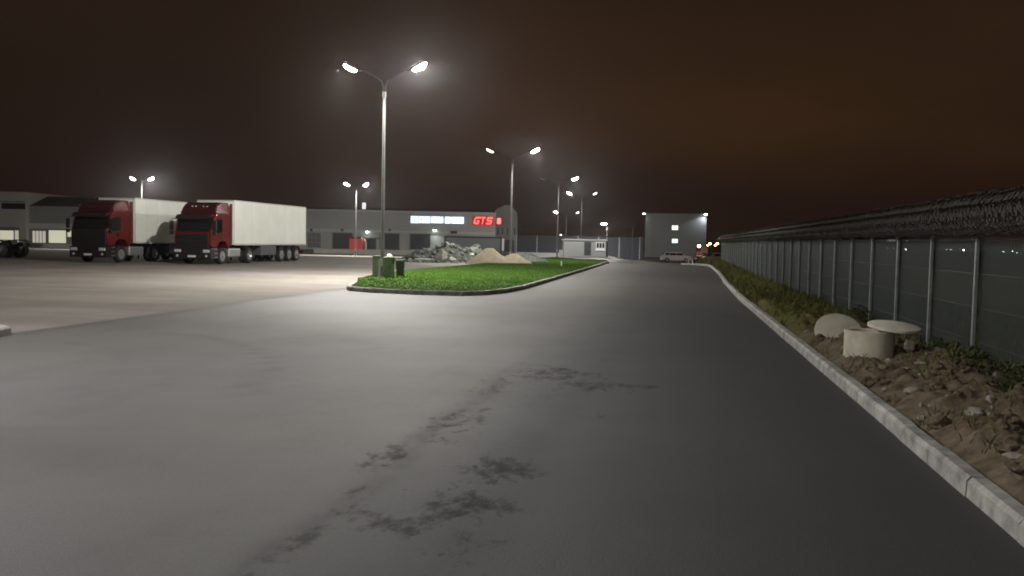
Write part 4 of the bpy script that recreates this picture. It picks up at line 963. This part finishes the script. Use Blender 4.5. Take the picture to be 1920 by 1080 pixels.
# ------------------------------------------------------------------ vehicles by the office
carw = mat('car_white', (.5,.5,.48), .3, coat=.4)
def car(px, D, z, label, paint, flip=1, L_=4.4, Hs=1.0, van=False, cat='car', rz=0):
    u, _ = uz(px, 485, D); t = thing('parked_car', label, cat, wpt(u, D, z), YAW + rz)
    prof = [(-2.2,.32),(-2.2,.75),(-2.05,.92),(-1.35,1.0),(1.95,1.0),(2.15,.9),(2.2,.6),(2.2,.32),(1.75,.30),(1.68,.55),(1.4,.68),(1.12,.55),(1.05,.28),(-1.0,.28),(-1.07,.55),(-1.35,.68),(-1.63,.55),(-1.7,.30)]
    cabp = [(-1.35,.99),(-.65,1.46),(-.3,1.5),(1.35,1.48),(1.75,1.35),(2.02,.99)]
    if van:
        prof = [(-2.2,.35),(-2.2,1.0),(-2.0,1.2),(-1.6,1.3),(2.2,1.3),(2.2,.35),(1.75,.30),(1.68,.55),(1.4,.68),(1.12,.55),(1.05,.28),(-1.0,.28),(-1.07,.55),(-1.35,.68),(-1.63,.55),(-1.7,.30)]
        cabp = [(-1.6,1.29),(-1.1,1.95),(-.8,2.1),(2.15,2.1),(2.2,1.29)]
    fx = [(p[0]*flip*L_/4.4, p[1]*Hs) for p in prof]; fc = [(p[0]*flip*L_/4.4, p[1]*Hs) for p in cabp]
    MB().prism(fx, -.88, .88, 'y').build('body', paint, t, bevel=.05, seg=3)
    n = len(fc); mb = MB(); mb.add([(p[0], -.86 + .22*(p[1]-1)*.9, p[1]) for p in fc] + [(p[0], .86 - .22*(p[1]-1)*.9, p[1]) for p in fc], [tuple(range(n)), tuple(range(n, 2*n))[::-1]] + [(i, (i+1) % n, n+(i+1) % n, n+i) for i in range(n)])
    mb.build('cabin', paint, t, bevel=.04)
    k = flip*L_/4.4
    if not van:
        for x0, x1 in ((-.95,.05),(.13,1.0),(1.08,1.6)):
            mb = MB(); mb.prism([(x0*k if x0 > -.9 else -1.02*k, 1.06*Hs),(max(x0,-.62)*k,1.40*Hs),(x1*k,1.40*Hs),((x1+.02 if x1 < 1.5 else x1+.18)*k,1.06*Hs)], -.874, -.80, 'y'); mb.build('side_window', glass_d, t)
        MB().prism([(1.72*k,1.40*Hs),(2.0*k,1.02*Hs),(2.045*k,1.02*Hs),(1.76*k,1.41*Hs)], -.68, .68, 'y').build('rear_window', glass_d, t)
        MB().prism([(-1.33*k,1.02*Hs),(-.68*k,1.44*Hs),(-.72*k,1.46*Hs),(-1.40*k,1.02*Hs)], -.7, .7, 'y').build('windscreen', glass_d, t)
    else:
        MB().prism([(-1.45*k,1.38),(-1.05*k,1.88),(-.3*k,1.88),(-.3*k,1.38)], -.885, -.80, 'y').build('side_window', glass_d, t)
    for x in (-1.35, 1.4):
        for s in (-1, 1):
            w_ = empty('wheel', (x*k, s*.78, .32), R(90)*-s, t)
            MB().lathe([(-.1,.2),(-.1,.30),(-.07,.32),(.07,.32),(.1,.30),(.1,.2)], 20, 'x').build('tyre', tyre_m, w_, smooth=True)
            MB().lathe([(.09,.2),(.05,.17),(.07,.05),(.08,0),(-.05,0),(-.05,.2)], 16, 'x').build('rim', rim_m, w_, smooth=True)
    MB().box(*sorted((-2.22*k,-2.1*k)), -.8, -.5, .62, .78).build('headlight', lampglass, t, bevel=.03); MB().box(*sorted((-2.22*k,-2.1*k)), .5, .8, .62, .78).build('headlight', lampglass, t, bevel=.03)
    MB().box(*sorted((2.22*k,2.1*k)), -.84, -.6, .75, .95).build('tail_light', tailred, t, bevel=.03); MB().box(*sorted((2.22*k,2.1*k)), .6, .84, .75, .95).build('tail_light', tailred, t, bevel=.03)
    return t
car(1267, 131, -.98, 'white estate car parked side-on in front of the dark office block', carw, flip=-1)
car(1313, 128, -.95, 'dark red van parked at the right corner of the office block', mat('van_red', (.05,.010,.009), .4), van=True, cat='van', rz=R(78))
car(1345, 120, -.85, 'dim grey car among the grass at the end of the fence', mat('car_grey', (.14,.13,.13), .4), rz=R(10))
sb_, B, P_ = frontal('sign_board', 'small pale blank board on two legs right of the office corner', 'sign', 1321, 124, -.9)
B(MB(), 1315, 1327, 464, 474, 0, .05).build('board', mat('board_pink', (.35,.22,.18), .6), sb_)
for x in (1317, 1325): B(MB(), x-.4, x+.4, 474.1, 489, .0, .05).build('leg', galv_dull, sb_)
for i, (x, lab) in enumerate(((1291, 'left one of two pale bollards at the end of the kerb'), (1298.5, 'right one of two pale bollards at the end of the kerb'))):
    p = wpt(uz(x, 490, 92)[0], 92, gz(0, 92)); bo = thing('bollard', lab, 'bollard', p, 0, 'bollards at the kerb end')
    MB().cyl((0,0,0), (0,0,.85 - .1*i), .055, n=12).build('post', mat('bollard_pale', (.45,.44,.42), .6), bo); MB().cyl((0,0,.62), (0,0,.74), .058, n=12).build('band', mat('band_red', (.4,.03,.02), .5), bo)
# warm lamp at the office corner
p = wpt(uz(1311, 460, 126)[0], 126, -.9); z = uz(1311, 462, 126)[1]
wl = thing('warm_lamp', 'warm glowing lamp on a short post before the office corner', 'lamp', p)
MB().tube([(0,0,0),(0,0,z+.8)], .05, 8).build('post', darkmetal, wl)
MB().rock((0,0,z+.95), .2, .2, .18, n=2, jag=0).build('globe', emit('warm_globe', (1,.72,.42), 25), wl, smooth=True)
ld = bpy.data.lights.new('warm', 'POINT'); ld.energy = 40; ld.color = (1,.6,.35); ld.shadow_soft_size = .2; lo = bpy.data.objects.new('warm', ld); COL.objects.link(lo); lo.parent = wl; lo.location = (0, -.4, z+.95)
# white garden marker on the lawn
p = wpt(uz(1052.5, 497, 60)[0], 60, .13); mk = thing('lawn_marker', 'small white post standing alone on the green lawn', 'marker post', p)
MB().cyl((0,0,0), (0,0,.30), .045, n=10).build('post', mat('marker_white', (.8,.8,.75), .5), mk); MB().cyl((0,0,.302), (0,0,.34), .06, .02, n=10).build('cap', mat('marker_white', (0,0,0)), mk)

# ------------------------------------------------------------------ haze, added to put halos around the lamps
HAZE = .0002
if HAZE:
    m = bpy.data.materials.new('halo_haze'); m.use_nodes = True; nt = m.node_tree; nt.nodes.clear()
    o_ = nt.nodes.new('ShaderNodeOutputMaterial'); v = nt.nodes.new('ShaderNodeVolumePrincipled'); v.inputs['Density'].default_value = HAZE; v.inputs['Color'].default_value = (.9,.9,.92,1); v.inputs['Anisotropy'].default_value = .9
    nt.links.new(v.outputs[0], o_.inputs['Volume'])
    hz = MB().box(-1560, 1560, -260, 3100, -2.6, 40).build('haze', m); hz['kind'] = 'stuff'; hz['label'] = 'thin mist added over the whole yard to give the lamps halos'; hz['category'] = 'haze'

# ------------------------------------------------------------------ render settings
vs_ = scene.view_settings; vs_.view_transform = 'Standard'; vs_.look = 'None'; vs_.gamma = 1; vs_.exposure = 0
scene.render.engine = 'CYCLES'
cy = scene.cycles
cy.use_denoising = True; cy.filter_width = 1.9; cy.max_bounces = 6; cy.volume_bounces = 0; cy.sample_clamp_indirect = 4; cy.caustics_reflective = False; cy.caustics_refractive = False
